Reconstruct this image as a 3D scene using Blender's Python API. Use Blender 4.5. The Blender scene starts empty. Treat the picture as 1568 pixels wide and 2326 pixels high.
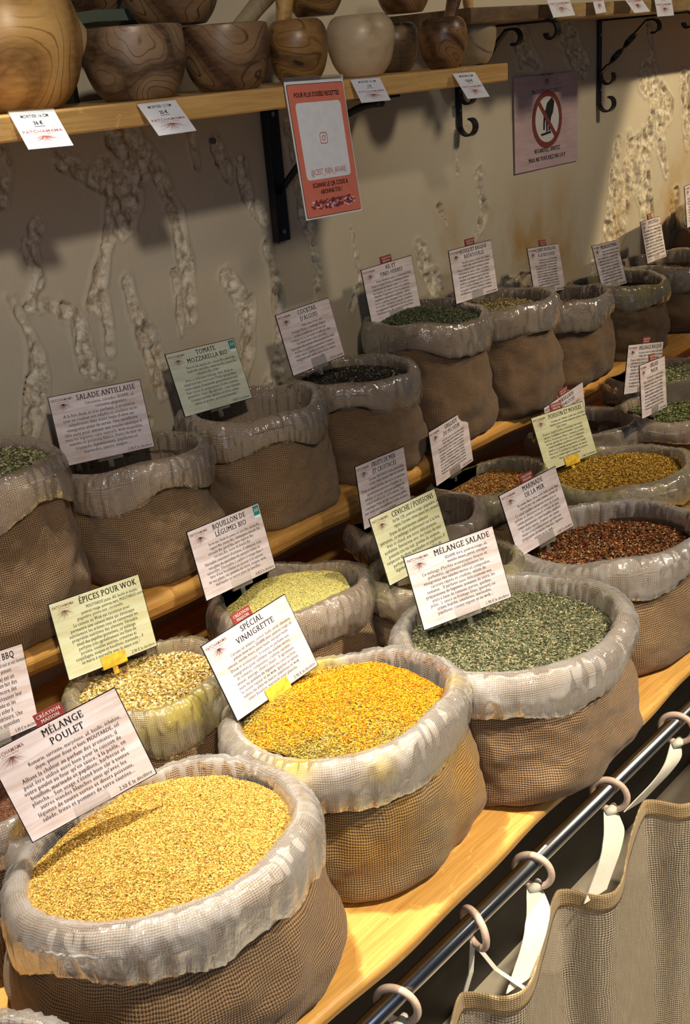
import bpy, math, random
import numpy as np
from mathutils import Matrix, Vector
random.seed(7); rng = np.random.default_rng(11)
C = bpy.context.scene.collection
U = 0.70                      # metres per survey unit; the eye is the origin of survey coordinates
EYE = 1.66
sc = bpy.context.scene
# ------------------------------------------------------------------ camera
F = 2492.17
RM = np.array([[0.66889769, -0.73917028, -0.07876025],
               [0.33177966, 0.20205341, 0.92146442],
               [-0.66520533, -0.64249647, 0.38039473]])      # world -> camera axes (right, up, back)
cd = bpy.data.cameras.new('camera'); cam = bpy.data.objects.new('camera', cd); C.objects.link(cam)
cd.sensor_fit = 'VERTICAL'; cd.sensor_height = 36; cd.lens = F / 2326 * 36
cd.clip_start = 0.05; cd.clip_end = 60
m4 = Matrix.Identity(4)
for i in range(3):
    for j in range(3): m4[i][j] = RM[j][i]
m4[0][3], m4[1][3], m4[2][3] = 0, 0, EYE
cam.matrix_world = m4
sc.camera = cam
# ------------------------------------------------------------------ world and lights
w = bpy.data.worlds.new('world'); sc.world = w; w.use_nodes = True
w.node_tree.nodes['Background'].inputs[0].default_value = (0.62, 0.72, 1.0, 1)
w.node_tree.nodes['Background'].inputs[1].default_value = 0.035
def lamp(name, kind, loc, target, power, col, size=.06, angle=60, blend=.6, size_y=None):
    d = bpy.data.lights.new(name, kind); o = bpy.data.objects.new(name, d); C.objects.link(o)
    d.energy = power; d.color = col; o.location = loc
    if kind == 'SPOT': d.spot_size = math.radians(angle); d.spot_blend = blend; d.shadow_soft_size = size
    else:
        d.shape = 'RECTANGLE'; d.size = size; d.size_y = size_y or size
    o.rotation_euler = (Vector(target) - Vector(loc)).to_track_quat('-Z', 'Y').to_euler()
    return o
lamp('spot_front', 'SPOT', (.62, 1.02, 2.70), (.64, .82, .85), 238, (1, .91, .76), .03, 44, 1)
lamp('spot_counter', 'SPOT', (1.20, -.45, 2.70), (.96, .58, .74), 250, (1, .88, .69), .03, 39, .8)
lamp('spot_right', 'SPOT', (2.2, -.35, 2.70), (1.92, .98, .90), 130, (1, .85, .62), .03, 30, .8)
lamp('spot_wall_right', 'SPOT', (3.9, -.3, 2.75), (3.85, 1.54, 1.05), 210, (1, .81, .50), .03, 54, .12)
lamp('spot_wall_middle', 'SPOT', (2.5, -.25, 2.75), (2.25, 1.54, 1.50), 62, (1, .84, .60), .10, 56, 1)
lamp('spot_wall_left', 'SPOT', (-.2, -.7, 2.6), (.85, 1.5, 1.35), 82, (1, .89, .74), .06, 50, .9)
lamp('spot_aisle', 'SPOT', (1.7, -.7, 2.7), (1.6, -.3, 0), 120, (1, .87, .68), .06, 70, .8)
lamp('window_daylight', 'AREA', (-1.7, -.9, 1.9), (1.0, 1.2, 1.1), 10, (.62, .75, 1.0), .8, size_y=1.2)
sc.view_settings.view_transform = 'Standard'; sc.view_settings.look = 'None'
sc.view_settings.gamma = 1; sc.view_settings.use_curve_mapping = False
sc.view_settings.exposure = 0.25

# ------------------------------------------------------------------ survey helpers
def ray(px, py):
    d = RM.T @ np.array([px - 784, -(py - 1163), -F]); return d
def on_y(px, py, y):          # point at depth y (survey units) seen in that direction, in metres
    d = ray(px, py); p = d * (y / d[1]) * U; return Vector((p[0], p[1], p[2] + EYE))
def on_h(px, py, h):
    d = ray(px, py); p = d * (-h / d[2]) * U; return Vector((p[0], p[1], p[2] + EYE))
def uu(x, y, h): return Vector((x * U, y * U, EYE - h * U))
# ------------------------------------------------------------------ node helpers
def new_mat(name):
    m = bpy.data.materials.new(name); m.use_nodes = True; nt = m.node_tree; nt.nodes.clear()
    out = nt.nodes.new('ShaderNodeOutputMaterial'); return m, nt, out
def N(nt, t, **k):
    n = nt.nodes.new(t)
    for a, b in k.items():
        if a.startswith('i_'):
            key = a[2:]; key = int(key) if key.isdigit() else key.replace('_', ' ')
            n.inputs[key].default_value = b
        else: setattr(n, a, b)
    return n
def L(nt, a, b): nt.links.new(a, b)
def M(nt, op, a, b=None, c=None):
    n = nt.nodes.new('ShaderNodeMath'); n.operation = op
    for i, v in enumerate((a, b, c)):
        if v is None: continue
        if isinstance(v, (int, float)): n.inputs[i].default_value = v
        else: nt.links.new(v, n.inputs[i])
    return n.outputs[0]
def ramp(nt, fac, stops, interp='LINEAR'):
    r = nt.nodes.new('ShaderNodeValToRGB'); r.color_ramp.interpolation = interp
    e = r.color_ramp.elements
    while len(e) < len(stops): e.new(.5)
    for k, (p, c) in enumerate(stops): e[k].position = p; e[k].color = (*c, 1) if len(c) == 3 else c
    nt.links.new(fac, r.inputs[0]); return r.outputs[0]
def mixc(nt, fac, a, b, mode='MIX'):
    n = nt.nodes.new('ShaderNodeMix'); n.data_type = 'RGBA'; n.blend_type = mode
    for k, v in ((0, fac), (6, a), (7, b)):
        if isinstance(v, (int, float)): n.inputs[k].default_value = v
        elif isinstance(v, tuple): n.inputs[k].default_value = (*v, 1) if len(v) == 3 else v
        else: nt.links.new(v, n.inputs[k])
    return n.outputs[2]
def coords(nt, kind='Object', scale=(1, 1, 1), rot=(0, 0, 0), loc=(0, 0, 0)):
    t = nt.nodes.new('ShaderNodeTexCoord'); mp = nt.nodes.new('ShaderNodeMapping')
    mp.inputs['Scale'].default_value = scale; mp.inputs['Rotation'].default_value = rot; mp.inputs['Location'].default_value = loc
    L(nt, t.outputs[kind], mp.inputs[0]); return mp.outputs[0]
def noise(nt, vec, scale, detail=3, rough=.5, dist=0):
    n = N(nt, 'ShaderNodeTexNoise'); n.inputs['Scale'].default_value = scale; n.inputs['Detail'].default_value = detail
    n.inputs['Roughness'].default_value = rough; n.inputs['Distortion'].default_value = dist
    if vec is not None: L(nt, vec, n.inputs['Vector'])
    return n.outputs[0]
def bump(nt, h, strength, dist, normal=None):
    b = N(nt, 'ShaderNodeBump'); b.inputs['Strength'].default_value = strength; b.inputs['Distance'].default_value = dist
    L(nt, h, b.inputs['Height'])
    if normal is not None: L(nt, normal, b.inputs['Normal'])
    return b.outputs[0]
def principled(nt, out, col=None, rough=.6, metal=0, normal=None, spec=.5, **k):
    p = nt.nodes.new('ShaderNodeBsdfPrincipled')
    if isinstance(col, tuple): p.inputs['Base Color'].default_value = (*col, 1)
    elif col is not None: L(nt, col, p.inputs['Base Color'])
    if isinstance(rough, (int, float)): p.inputs['Roughness'].default_value = rough
    else: L(nt, rough, p.inputs['Roughness'])
    p.inputs['Metallic'].default_value = metal; p.inputs['Specular IOR Level'].default_value = spec
    if normal is not None: L(nt, normal, p.inputs['Normal'])
    for a, b in k.items(): p.inputs[a.replace('_', ' ')].default_value = b
    if out is not None: L(nt, p.outputs[0], out.inputs[0])
    return p
def plain(name, col, rough=.6, metal=0, spec=.5):
    m, nt, out = new_mat(name); n = noise(nt, coords(nt), 60, 2)
    c = mixc(nt, n, tuple(x * .88 for x in col), tuple(min(1, x * 1.1) for x in col))
    principled(nt, out, c, rough, metal, None, spec); return m
# woven jute: over/under threads from the cloth's own UV (in metres)
def weave(nt, pitch, irregular=.0006):
    t = N(nt, 'ShaderNodeUVMap'); uv = t.outputs[0]
    nz = N(nt, 'ShaderNodeTexNoise'); nz.inputs['Scale'].default_value = 26; nz.inputs['Detail'].default_value = 2; L(nt, uv, nz.inputs['Vector'])
    sub = N(nt, 'ShaderNodeVectorMath', operation='SUBTRACT'); L(nt, nz.outputs['Color'], sub.inputs[0]); sub.inputs[1].default_value = (.5, .5, .5)
    scl = N(nt, 'ShaderNodeVectorMath', operation='SCALE'); L(nt, sub.outputs[0], scl.inputs[0]); scl.inputs['Scale'].default_value = irregular * 14
    add = N(nt, 'ShaderNodeVectorMath', operation='ADD'); L(nt, uv, add.inputs[0]); L(nt, scl.outputs[0], add.inputs[1])
    s = N(nt, 'ShaderNodeSeparateXYZ'); L(nt, add.outputs[0], s.inputs[0])
    u = M(nt, 'DIVIDE', s.outputs[0], pitch); v = M(nt, 'DIVIDE', s.outputs[1], pitch * .92)
    su = M(nt, 'ABSOLUTE', M(nt, 'SINE', M(nt, 'MULTIPLY', u, math.pi)))
    sv = M(nt, 'ABSOLUTE', M(nt, 'SINE', M(nt, 'MULTIPLY', v, math.pi)))
    pu = M(nt, 'FLOORED_MODULO', M(nt, 'ADD', M(nt, 'FLOOR', u), M(nt, 'FLOOR', v)), 2.0)    # checker 0/1
    a = M(nt, 'MULTIPLY', su, M(nt, 'ADD', .55, M(nt, 'MULTIPLY', M(nt, 'MULTIPLY', pu, sv), .45)))
    ip = M(nt, 'SUBTRACT', 1.0, pu)
    b = M(nt, 'MULTIPLY', sv, M(nt, 'ADD', .62, M(nt, 'MULTIPLY', M(nt, 'MULTIPLY', ip, su), .38)))
    return M(nt, 'MAXIMUM', a, b), add.outputs[0]
def mat_jute(name, thread, dark, pitch=.0031, stain=None):
    m, nt, out = new_mat(name)
    h, uv = weave(nt, pitch)
    col = ramp(nt, h, [(.30, dark), (.62, tuple(.55 * a + .45 * b for a, b in zip(thread, dark))), (.93, thread)])
    st = noise(nt, coords(nt, 'UV', (60, 900, 1)), 1, 2)
    col = mixc(nt, .55, col, ramp(nt, st, [(.3, (.55, .52, .48)), (.7, (1.25, 1.2, 1.12))]), 'MULTIPLY')
    big = noise(nt, coords(nt), 7, 3)
    col = mixc(nt, .5, col, ramp(nt, big, [(.35, (.78, .76, .72)), (.65, (1.15, 1.12, 1.05))]), 'MULTIPLY')
    if stain:
        sn = noise(nt, coords(nt), 9, 2)
        col = mixc(nt, ramp(nt, sn, [(.38, (0, 0, 0)), (.62, (.75, .75, .75))]), col, mixc(nt, 1, col, stain, 'MULTIPLY'))
    nrm = bump(nt, h, .85, .0011)
    principled(nt, out, col, .85, 0, nrm, .25, Sheen_Weight=.12)
    return m
def mat_liner(name, tint=(.90, .89, .87), milk=.31, stain=None):
    m, nt, out = new_mat(name)
    oc = coords(nt)
    n1 = noise(nt, coords(nt, 'UV', (70, 14, 1)), 1, 4, .6, .9); n2 = noise(nt, oc, 60, 3, .55, 1.0); n3 = noise(nt, oc, 22, 2, .5, .6)
    sharp = M(nt, 'ABSOLUTE', M(nt, 'SUBTRACT', n1, .5))
    hh = M(nt, 'ADD', M(nt, 'MULTIPLY', sharp, -1.5), M(nt, 'MULTIPLY', n2, .45))
    nrm = bump(nt, hh, .55, .0035)
    col = tint
    fac = ramp(nt, n3, [(.35, (milk - .10,) * 3), (.65, (milk + .14,) * 3)])
    if stain:
        big = noise(nt, oc, 11, 3)
        sf = ramp(nt, big, [(.46, (0, 0, 0)), (.66, (1, 1, 1))])
        col = mixc(nt, sf, tint, stain)
        fac = M(nt, 'ADD', fac, M(nt, 'MULTIPLY', sf, .22))
    df = N(nt, 'ShaderNodeBsdfDiffuse')
    tl = N(nt, 'ShaderNodeBsdfTranslucent')
    for q in (df, tl):
        if isinstance(col, tuple): q.inputs[0].default_value = (*col, 1)
        else: L(nt, col, q.inputs[0])
    ml = N(nt, 'ShaderNodeMixShader'); ml.inputs[0].default_value = .35; L(nt, df.outputs[0], ml.inputs[1]); L(nt, tl.outputs[0], ml.inputs[2])
    tr = N(nt, 'ShaderNodeBsdfTransparent')
    a = N(nt, 'ShaderNodeMixShader'); L(nt, fac, a.inputs[0]); L(nt, tr.outputs[0], a.inputs[1]); L(nt, ml.outputs[0], a.inputs[2])
    gl = N(nt, 'ShaderNodeBsdfGlossy'); gl.inputs['Roughness'].default_value = .10; L(nt, nrm, gl.inputs['Normal'])
    fr = N(nt, 'ShaderNodeFresnel'); fr.inputs['IOR'].default_value = 1.5
    b = N(nt, 'ShaderNodeMixShader'); L(nt, M(nt, 'MINIMUM', M(nt, 'ADD', M(nt, 'MULTIPLY', fr.outputs[0], .9), .03), .45), b.inputs[0]); L(nt, a.outputs[0], b.inputs[1]); L(nt, gl.outputs[0], b.inputs[2])
    L(nt, b.outputs[0], out.inputs[0]); return m
def mat_oak(name, light, dark, axis_scale=(1.5, 26, 26), rough=.42, contrast=.5):
    m, nt, out = new_mat(name)
    v = coords(nt, 'Object', axis_scale)
    g = noise(nt, v, 2.2, 5, .6, .6)
    fine = noise(nt, coords(nt, 'Object', (axis_scale[0] * 4, axis_scale[1] * 6, axis_scale[2] * 6)), 2, 3, .6)
    col = ramp(nt, g, [(.3, dark), (.5, tuple((a + b) / 2 for a, b in zip(light, dark))), (.7, light)])
    col = mixc(nt, contrast, col, ramp(nt, fine, [(.35, (.72, .66, .55)), (.6, (1.1, 1.08, 1.05))]), 'MULTIPLY')
    fl = noise(nt, coords(nt, 'Object', (26, 60, 30), (0, 0, .9)), 1.4, 2, .5, 1.5)       # medullary flecks
    col = mixc(nt, ramp(nt, fl, [(.64, (0, 0, 0)), (.70, (.45, .45, .45))]), col, tuple(min(1, x * 1.25) for x in light))
    nrm = bump(nt, fine, .25, .001)
    principled(nt, out, col, rough, 0, nrm, .4); return m
def mat_olive(name, light, mid, dark, seed, scale=9, freq=16):
    m, nt, out = new_mat(name)
    base = coords(nt, 'Object', (1, 1, 1), (seed * .7, seed * 1.3, seed * .4), (seed * .13, seed * .31, seed * .07))
    w1 = noise(nt, base, scale, 1.5, .45, .5)
    ph = M(nt, 'ADD', M(nt, 'MULTIPLY', w1, freq), M(nt, 'MULTIPLY', noise(nt, base, 60, 3), .35))
    ab = M(nt, 'ABSOLUTE', M(nt, 'SINE', M(nt, 'MULTIPLY', ph, math.pi)))
    wide = M(nt, 'SINE', M(nt, 'MULTIPLY', ph, 1.1))
    fine = noise(nt, coords(nt, 'Object', (60, 60, 200), (seed, seed * .5, 0)), 1, 3)
    tone = M(nt, 'ADD', M(nt, 'MULTIPLY', wide, .22), M(nt, 'ADD', .33, M(nt, 'MULTIPLY', fine, .35)))
    col = ramp(nt, tone, [(.22, dark), (.48, mid), (.78, light)])
    lines = ramp(nt, ab, [(.0, (1, 1, 1)), (.10, (.75, .75, .75)), (.34, (0, 0, 0))])
    mod = ramp(nt, noise(nt, base, 13, 2), [(.40, (.15, .15, .15)), (.62, (1, 1, 1))])
    col = mixc(nt, mixc(nt, 1, lines, mod, 'MULTIPLY'), col, dark)
    principled(nt, out, col, .36, 0, bump(nt, fine, .1, .001), .45); return m
def mat_spice(name, stops, rough=.75, patch=None, spec=.3):
    m, nt, out = new_mat(name)
    g = N(nt, 'ShaderNodeNewGeometry')
    r = ramp(nt, g.outputs['Random Per Island'], stops, 'CONSTANT')
    if patch:
        n = noise(nt, coords(nt), 12, 3, .6, .5)
        ppos = coords(nt, 'Object')
        s = N(nt, 'ShaderNodeVectorMath', operation='LENGTH'); 
        mp = coords(nt, 'Object', (1, 1.2, 0), (0, 0, 0), (-.025, .02, 0)); L(nt, mp, s.inputs[0])
        f = M(nt, 'SUBTRACT', M(nt, 'ADD', n, .33), M(nt, 'MULTIPLY', s.outputs['Value'], 3.2))
        f = ramp(nt, M(nt, 'ADD', f, M(nt, 'MULTIPLY', g.outputs['Random Per Island'], .30)), [(.46, (0, 0, 0)), (.58, (.95, .95, .95))])
        r = mixc(nt, f, r, patch)
    principled(nt, out, r, rough, 0, None, spec); return m
def mat_heap(name, cols, scale=420, b=.0018):
    m, nt, out = new_mat(name)
    v = N(nt, 'ShaderNodeTexVoronoi'); v.inputs['Scale'].default_value = scale; L(nt, coords(nt), v.inputs[0])
    s = N(nt, 'ShaderNodeSeparateColor'); L(nt, v.outputs['Color'], s.inputs[0])
    c = ramp(nt, s.outputs[0], cols, 'CONSTANT')
    principled(nt, out, c, .8, 0, bump(nt, v.outputs['Distance'], .9, b), .2); return m

# ------------------------------------------------------------------ mesh helpers
def link(name, me, mat, parent=None):
    o = bpy.data.objects.new(name, me); C.objects.link(o)
    if mat: me.materials.append(mat)
    if parent is not None: o.parent = parent
    return o
def mesh(name, verts, faces, smooth=True, uvs=None):
    me = bpy.data.meshes.new(name); me.from_pydata([tuple(map(float, v)) for v in verts], [], faces); me.update()
    if smooth: me.polygons.foreach_set('use_smooth', [True] * len(me.polygons))
    if uvs is not None:
        l = me.uv_layers.new(name='UVMap'); idx = np.zeros(len(me.loops), np.int32); me.loops.foreach_get('vertex_index', idx)
        l.data.foreach_set('uv', np.asarray(uvs, np.float32)[idx].ravel())
    return me
def grid_faces(nu, nv, close_u=True):
    fs = []
    for j in range(nv - 1):
        for i in range(nu if close_u else nu - 1):
            a = j * nu + i; b = j * nu + (i + 1) % nu
            fs.append((a, b, b + nu, a + nu))
    return fs
def tag(o, label, cat, group=None, kind=None):
    if label: o['label'] = label
    if cat: o['category'] = cat
    if group: o['group'] = group
    if kind: o['kind'] = kind
    return o
def empty(name, mat4, label, cat, group=None):
    o = bpy.data.objects.new(name, None); C.objects.link(o); o.matrix_world = mat4; o.empty_display_size = .05
    return tag(o, label, cat, group)
def box_data(x0, x1, y0, y1, z0, z1):
    v = [(x, y, z) for z in (z0, z1) for y in (y0, y1) for x in (x0, x1)]
    f = [(0, 2, 3, 1), (4, 5, 7, 6), (0, 1, 5, 4), (2, 6, 7, 3), (0, 4, 6, 2), (1, 3, 7, 5)]
    return v, f
class MB:
    def __init__(s): s.v = []; s.f = []
    def add(s, v, f):
        o = len(s.v); s.v += [tuple(map(float, q)) for q in v]; s.f += [tuple(i + o for i in q) for q in f]
    def box(s, *a): s.add(*box_data(*a))
    def tube(s, pts, r, n=12, caps=True, closed=False):
        pts = [Vector(p) for p in pts]; k = len(pts); rr = r if hasattr(r, '__len__') else [r] * k
        o = len(s.v); up = Vector((.13, .21, .97)).normalized(); prev = None
        for i, p in enumerate(pts):
            if closed: t = (pts[(i + 1) % k] - pts[i - 1]).normalized()
            else: t = (pts[min(i + 1, k - 1)] - pts[max(i - 1, 0)]).normalized()
            if prev is None: a = t.cross(up).normalized()
            else: a = (prev - t * prev.dot(t)).normalized()
            prev = a; b = t.cross(a)
            for j in range(n):
                th = 2 * math.pi * j / n; q = p + (a * math.cos(th) + b * math.sin(th)) * rr[i]; s.v.append(tuple(q))
        for i in range(k if closed else k - 1):
            for j in range(n):
                a0 = o + i * n + j; a1 = o + i * n + (j + 1) % n; i2 = (i + 1) % k
                s.f.append((a0, a1, o + i2 * n + (j + 1) % n, o + i2 * n + j))
        if caps and not closed:
            s.f.append(tuple(o + j for j in range(n))[::-1]); s.f.append(tuple(o + (k - 1) * n + j for j in range(n)))
    def ribbon(s, pts, nrm, wdir, wid, th, twist=None):
        """flat bar swept along pts; wdir = width direction, th = thickness"""
        pts = [Vector(p) for p in pts]; k = len(pts); o = len(s.v); W0 = Vector(wdir).normalized()
        for i, p in enumerate(pts):
            t = (pts[min(i + 1, k - 1)] - pts[max(i - 1, 0)]).normalized(); a = W0; b = t.cross(a).normalized()
            if twist: 
                an = twist[i]; a, b = a * math.cos(an) + b * math.sin(an), b * math.cos(an) - a * math.sin(an)
            ww = wid[i] if hasattr(wid, '__len__') else wid
            for sa, sb in ((-1, -1), (1, -1), (1, 1), (-1, 1)): s.v.append(tuple(p + a * sa * ww / 2 + b * sb * th / 2))
        for i in range(k - 1):
            for j in range(4):
                a0 = o + i * 4 + j; a1 = o + i * 4 + (j + 1) % 4; s.f.append((a0, a1, a1 + 4, a0 + 4))
        s.f.append((o + 3, o + 2, o + 1, o)); e = o + (k - 1) * 4; s.f.append((e, e + 1, e + 2, e + 3))
    def build(s, name, mat, parent=None, smooth=False, bevel=0):
        o = link(name, mesh(name, s.v, s.f, smooth), mat, parent)
        if bevel:
            b = o.modifiers.new('bevel', 'BEVEL'); b.width = bevel; b.segments = 2; b.limit_method = 'ANGLE'
        return o
def vnoise(P, scale, seed=0):
    """cheap smooth 3-D value noise on an (n,3) array, range -1..1"""
    P = np.asarray(P, float) * scale + seed * 17.31; i = np.floor(P).astype(np.int64); f = P - i; f = f * f * (3 - 2 * f)
    def h(a, b, c):
        n = (a * 73856093) ^ (b * 19349663) ^ (c * 83492791); n = (n ^ (n >> 13)) * 1274126177 & 0x7fffffff
        return (n % 65536) / 32768. - 1
    r = 0
    for dx in (0, 1):
        for dy in (0, 1):
            for dz in (0, 1):
                wgt = (f[:, 0] if dx else 1 - f[:, 0]) * (f[:, 1] if dy else 1 - f[:, 1]) * (f[:, 2] if dz else 1 - f[:, 2])
                r = r + wgt * h(i[:, 0] + dx, i[:, 1] + dy, i[:, 2] + dz)
    return r
def fnoise(P, scale, oct=4, seed=0): return sum(vnoise(P, scale * 2 ** k, seed + k) / 2 ** k for k in range(oct))

# ------------------------------------------------------------------ glyphs with slab serifs
_g = {}
_fc = bpy.data.curves.new('glyph_probe', 'FONT'); _fo = bpy.data.objects.new('glyph_probe', _fc); C.objects.link(_fo)
def _ink(txt, off=0.0, res=2):
    _fc.body = txt; _fc.offset = off; _fc.resolution_u = res; _fc.size = 1
    dg = bpy.context.evaluated_depsgraph_get(); dg.update(); e = _fo.evaluated_get(dg); me = e.to_mesh()
    v = np.zeros(len(me.vertices) * 3); me.vertices.foreach_get('co', v); v = v.reshape(-1, 3)[:, :2].copy()
    f = [tuple(p.vertices) for p in me.polygons]; ec = {}
    for p in me.polygons:
        for k in p.edge_keys: ec[k] = ec.get(k, 0) + 1
    e.to_mesh_clear(); return v, f, [k for k, c in ec.items() if c == 1]
def glyph(ch, bold, serif):
    key = (ch, bold, serif)
    if key in _g: return _g[key]
    off = (-.012 if serif else .022) if bold else (-.008 if serif else .002)
    bar = _ink('|')[0][:, 0].max()
    if ch == ' ': adv = _ink('a |')[0][:, 0].max() - _ink('a|')[0][:, 0].max(); _g[key] = (np.zeros((0, 2)), [], adv); return _g[key]
    v, f, be = _ink(ch, off); adv = _ink(ch + '|')[0][:, 0].max() - bar
    if serif and len(v):
        # heavy uprights and thin crossbars, with slab feet, like the printed modern serif face
        lo, hi = v[:, 1].min(), v[:, 1].max(); add = []; xh = glyph_xh(); sh = .062 if bold else .030; fe = .075 if bold else .06
        for a, b in be:
            p, q = v[a], v[b]
            if abs(p[1] - q[1]) > .004: continue
            wdt = abs(p[0] - q[0]); y = p[1]; x0, x1 = min(p[0], q[0]), max(p[0], q[0]); t = .036
            low = abs(y - lo) < .03 or abs(y - off * -1) < .02; high = abs(y - hi) < .03 or abs(y - xh) < .03
            if .04 < wdt < .17:
                if low: add.append((x0 - fe, x1 + fe, y, y + t))
                elif high: add.append((x0 - fe, x1 + (fe if ch.isupper() else 0), y - t, y))
            elif wdt >= .17 and ch in 'LEFDPRBÉÈÊTZI' and (low or high):
                add.append((x0 - fe, x0 + .02, y, y + t) if low else (x0 - fe, x0 + .02, y - t, y))
                if ch in 'LEFTZÉÈÊ': add.append((x1 - .012, x1 + .018, y, y + .16) if low else (x1 - .012, x1 + .018, y - .16, y))
                if ch == 'T': add.append((x0 - .018, x0 + .012, y - .16, y))
        n0 = len(v); f0 = list(f); v0 = v.copy()
        for k in ((1, 2) if bold else (1,)):
            o = len(v); v = np.vstack([v, v0 + [(sh * k / (2 if bold else 1), 0)]]); f += [tuple(i + o for i in q) for q in f0]
        for x0, x1, y0, y1 in add:
            o = len(v); v = np.vstack([v, [(x0, y0), (x1 + sh, y0), (x1 + sh, y1), (x0, y1)]]); f.append((o, o + 1, o + 2, o + 3))
        adv += sh + .02
    _g[key] = (v, f, adv); return _g[key]
_xh = []
def glyph_xh():
    if not _xh: _xh.append(_ink('x')[0][:, 1].max())
    return _xh[0]
def text_lines(mb, lines, serif=True):
    """lines: (text, cx, y, size, bold, maxwidth, align[, condense])"""
    for ln in lines:
        txt, cx, y, size, bold, mw, al = ln[:7]; cond = ln[7] if len(ln) > 7 else .86
        gs = [glyph(c, bold, serif) for c in txt]; tot = sum(g[2] for g in gs) * size * cond
        sx = cond * (min(1, mw / tot) if mw and tot else 1); tot = sum(g[2] for g in gs) * size * sx
        x = cx - tot / 2 if al == 'c' else (cx - tot if al == 'r' else cx)
        for v, f, adv in gs:
            if len(f): mb.add([(x + a * size * sx, y + b * size, 0) for a, b in v], f)
            x += adv * size * sx
def offset_z(mb, z): mb.v = [(a, b, z) for a, b, c in mb.v]

# ------------------------------------------------------------------ materials
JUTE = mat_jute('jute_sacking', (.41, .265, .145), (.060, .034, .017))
JUTE_Y = mat_jute('jute_turmeric_stained', (.44, .32, .17), (.08, .048, .022), stain=(1.35, 1.0, .35))
JUTE_DIM = mat_jute('dimmed_brown_jute', (.25, .155, .085), (.045, .027, .015))  # browner jute, its colour also darkened for the weak light on rear sacks
JUTE_FOLD_DIM = mat_jute('dimmed_brown_fold', (.34, .26, .19), (.12, .085, .055), .0030)  # collar cloth with the same dimness put into its colour
JUTE_FOLD = mat_jute('jute_fold', (.56, .45, .34), (.20, .14, .09), .0030)
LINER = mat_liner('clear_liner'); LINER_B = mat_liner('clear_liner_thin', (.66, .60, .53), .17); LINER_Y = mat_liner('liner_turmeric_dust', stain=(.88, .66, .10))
LINER_G = mat_liner('liner_ochre_dust', (.66, .64, .46), .22, stain=(.62, .52, .10))
OAK = mat_oak('oak_counter', (.76, .44, .12), (.58, .29, .065))
OAK_D = mat_oak('oak_back_shelf', (.70, .38, .10), (.44, .21, .05))
OAK_S = mat_oak('oak_wall_shelf', (.66, .42, .16), (.46, .26, .085), contrast=.4)
OAK_U = mat_oak('oak_upper_shelf', (.48, .34, .15), (.24, .15, .06), (5, 9, 9))
OAK_B = mat_oak('dark_board', (.19, .12, .065), (.09, .055, .03), (5, 14, 14))
IRON = plain('black_iron', (.008, .008, .009), .42)
CHROME = plain('dark_chrome', (.50, .50, .49), .22, 1)
STEEL = plain('zinc_screw', (.45, .45, .45), .3, 1)
INK = plain('black_ink', (.012, .011, .012), .6); REDINK = plain('rust_ink', (.42, .12, .09), .6); BROWNINK = plain('brown_ink', (.22, .075, .06), .6)
REDTAG = plain('dark_red_card', (.26, .035, .03), .4); WHITEINK = plain('cream_ink', (.86, .80, .74), .5)
WHITE = plain('white_card', (.80, .80, .84), .25); BLACK = plain('black_edge', (.012, .010, .012), .35)
def mat_paper(name, c1, c2):
    m, nt, out = new_mat(name); n = noise(nt, coords(nt, 'Object', (9, 90, 9), (0, 0, .12)), 1.2, 4, .6, .8)
    c = ramp(nt, n, [(.36, c2), (.60, c1)]); b = noise(nt, coords(nt, 'Object', (1, 1, 1)), 16, 2)
    c = mixc(nt, .6, c, ramp(nt, b, [(.35, (.88, .84, .82)), (.65, (1.05, 1.04, 1.06))]), 'MULTIPLY')
    principled(nt, out, c, .32, 0, None, .4); return m
PAPER = mat_paper('pale_wood_print', (.78, .71, .73), (.62, .51, .48))
PAPER_G = mat_paper('greenish_wood_print', (.66, .68, .46), (.58, .56, .32)); PAPER_T = mat_paper('pale_green_print', (.66, .70, .58), (.54, .58, .44))
def mat_clear(name, tint=(.9, .86, .74), milk=.05):
    m, nt, out = new_mat(name); df = N(nt, 'ShaderNodeBsdfDiffuse'); df.inputs[0].default_value = (*tint, 1); tr = N(nt, 'ShaderNodeBsdfTransparent')
    n = noise(nt, coords(nt), 90, 3); fac = ramp(nt, n, [(.35, (milk * .6,) * 3), (.7, (milk * 1.4,) * 3)])
    a = N(nt, 'ShaderNodeMixShader'); L(nt, fac, a.inputs[0]); L(nt, tr.outputs[0], a.inputs[1]); L(nt, df.outputs[0], a.inputs[2])
    gl = N(nt, 'ShaderNodeBsdfGlossy'); gl.inputs['Roughness'].default_value = .12; fr = N(nt, 'ShaderNodeFresnel')
    b = N(nt, 'ShaderNodeMixShader'); L(nt, M(nt, 'MULTIPLY', fr.outputs[0], .5), b.inputs[0]); L(nt, a.outputs[0], b.inputs[1]); L(nt, gl.outputs[0], b.inputs[2]); L(nt, b.outputs[0], out.inputs[0]); return m
ACRYL = mat_clear('clear_acrylic'); ACRYL_Y = mat_clear('turmeric_dusted_acrylic', (.85, .55, .06), .8)
RING = mat_oak('pale_beech', (.74, .57, .45), (.60, .42, .31), (60, 60, 60), .4, .2)
COTTON = plain('cream_cotton', (.80, .76, .62), .85, 0, .2)
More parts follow.
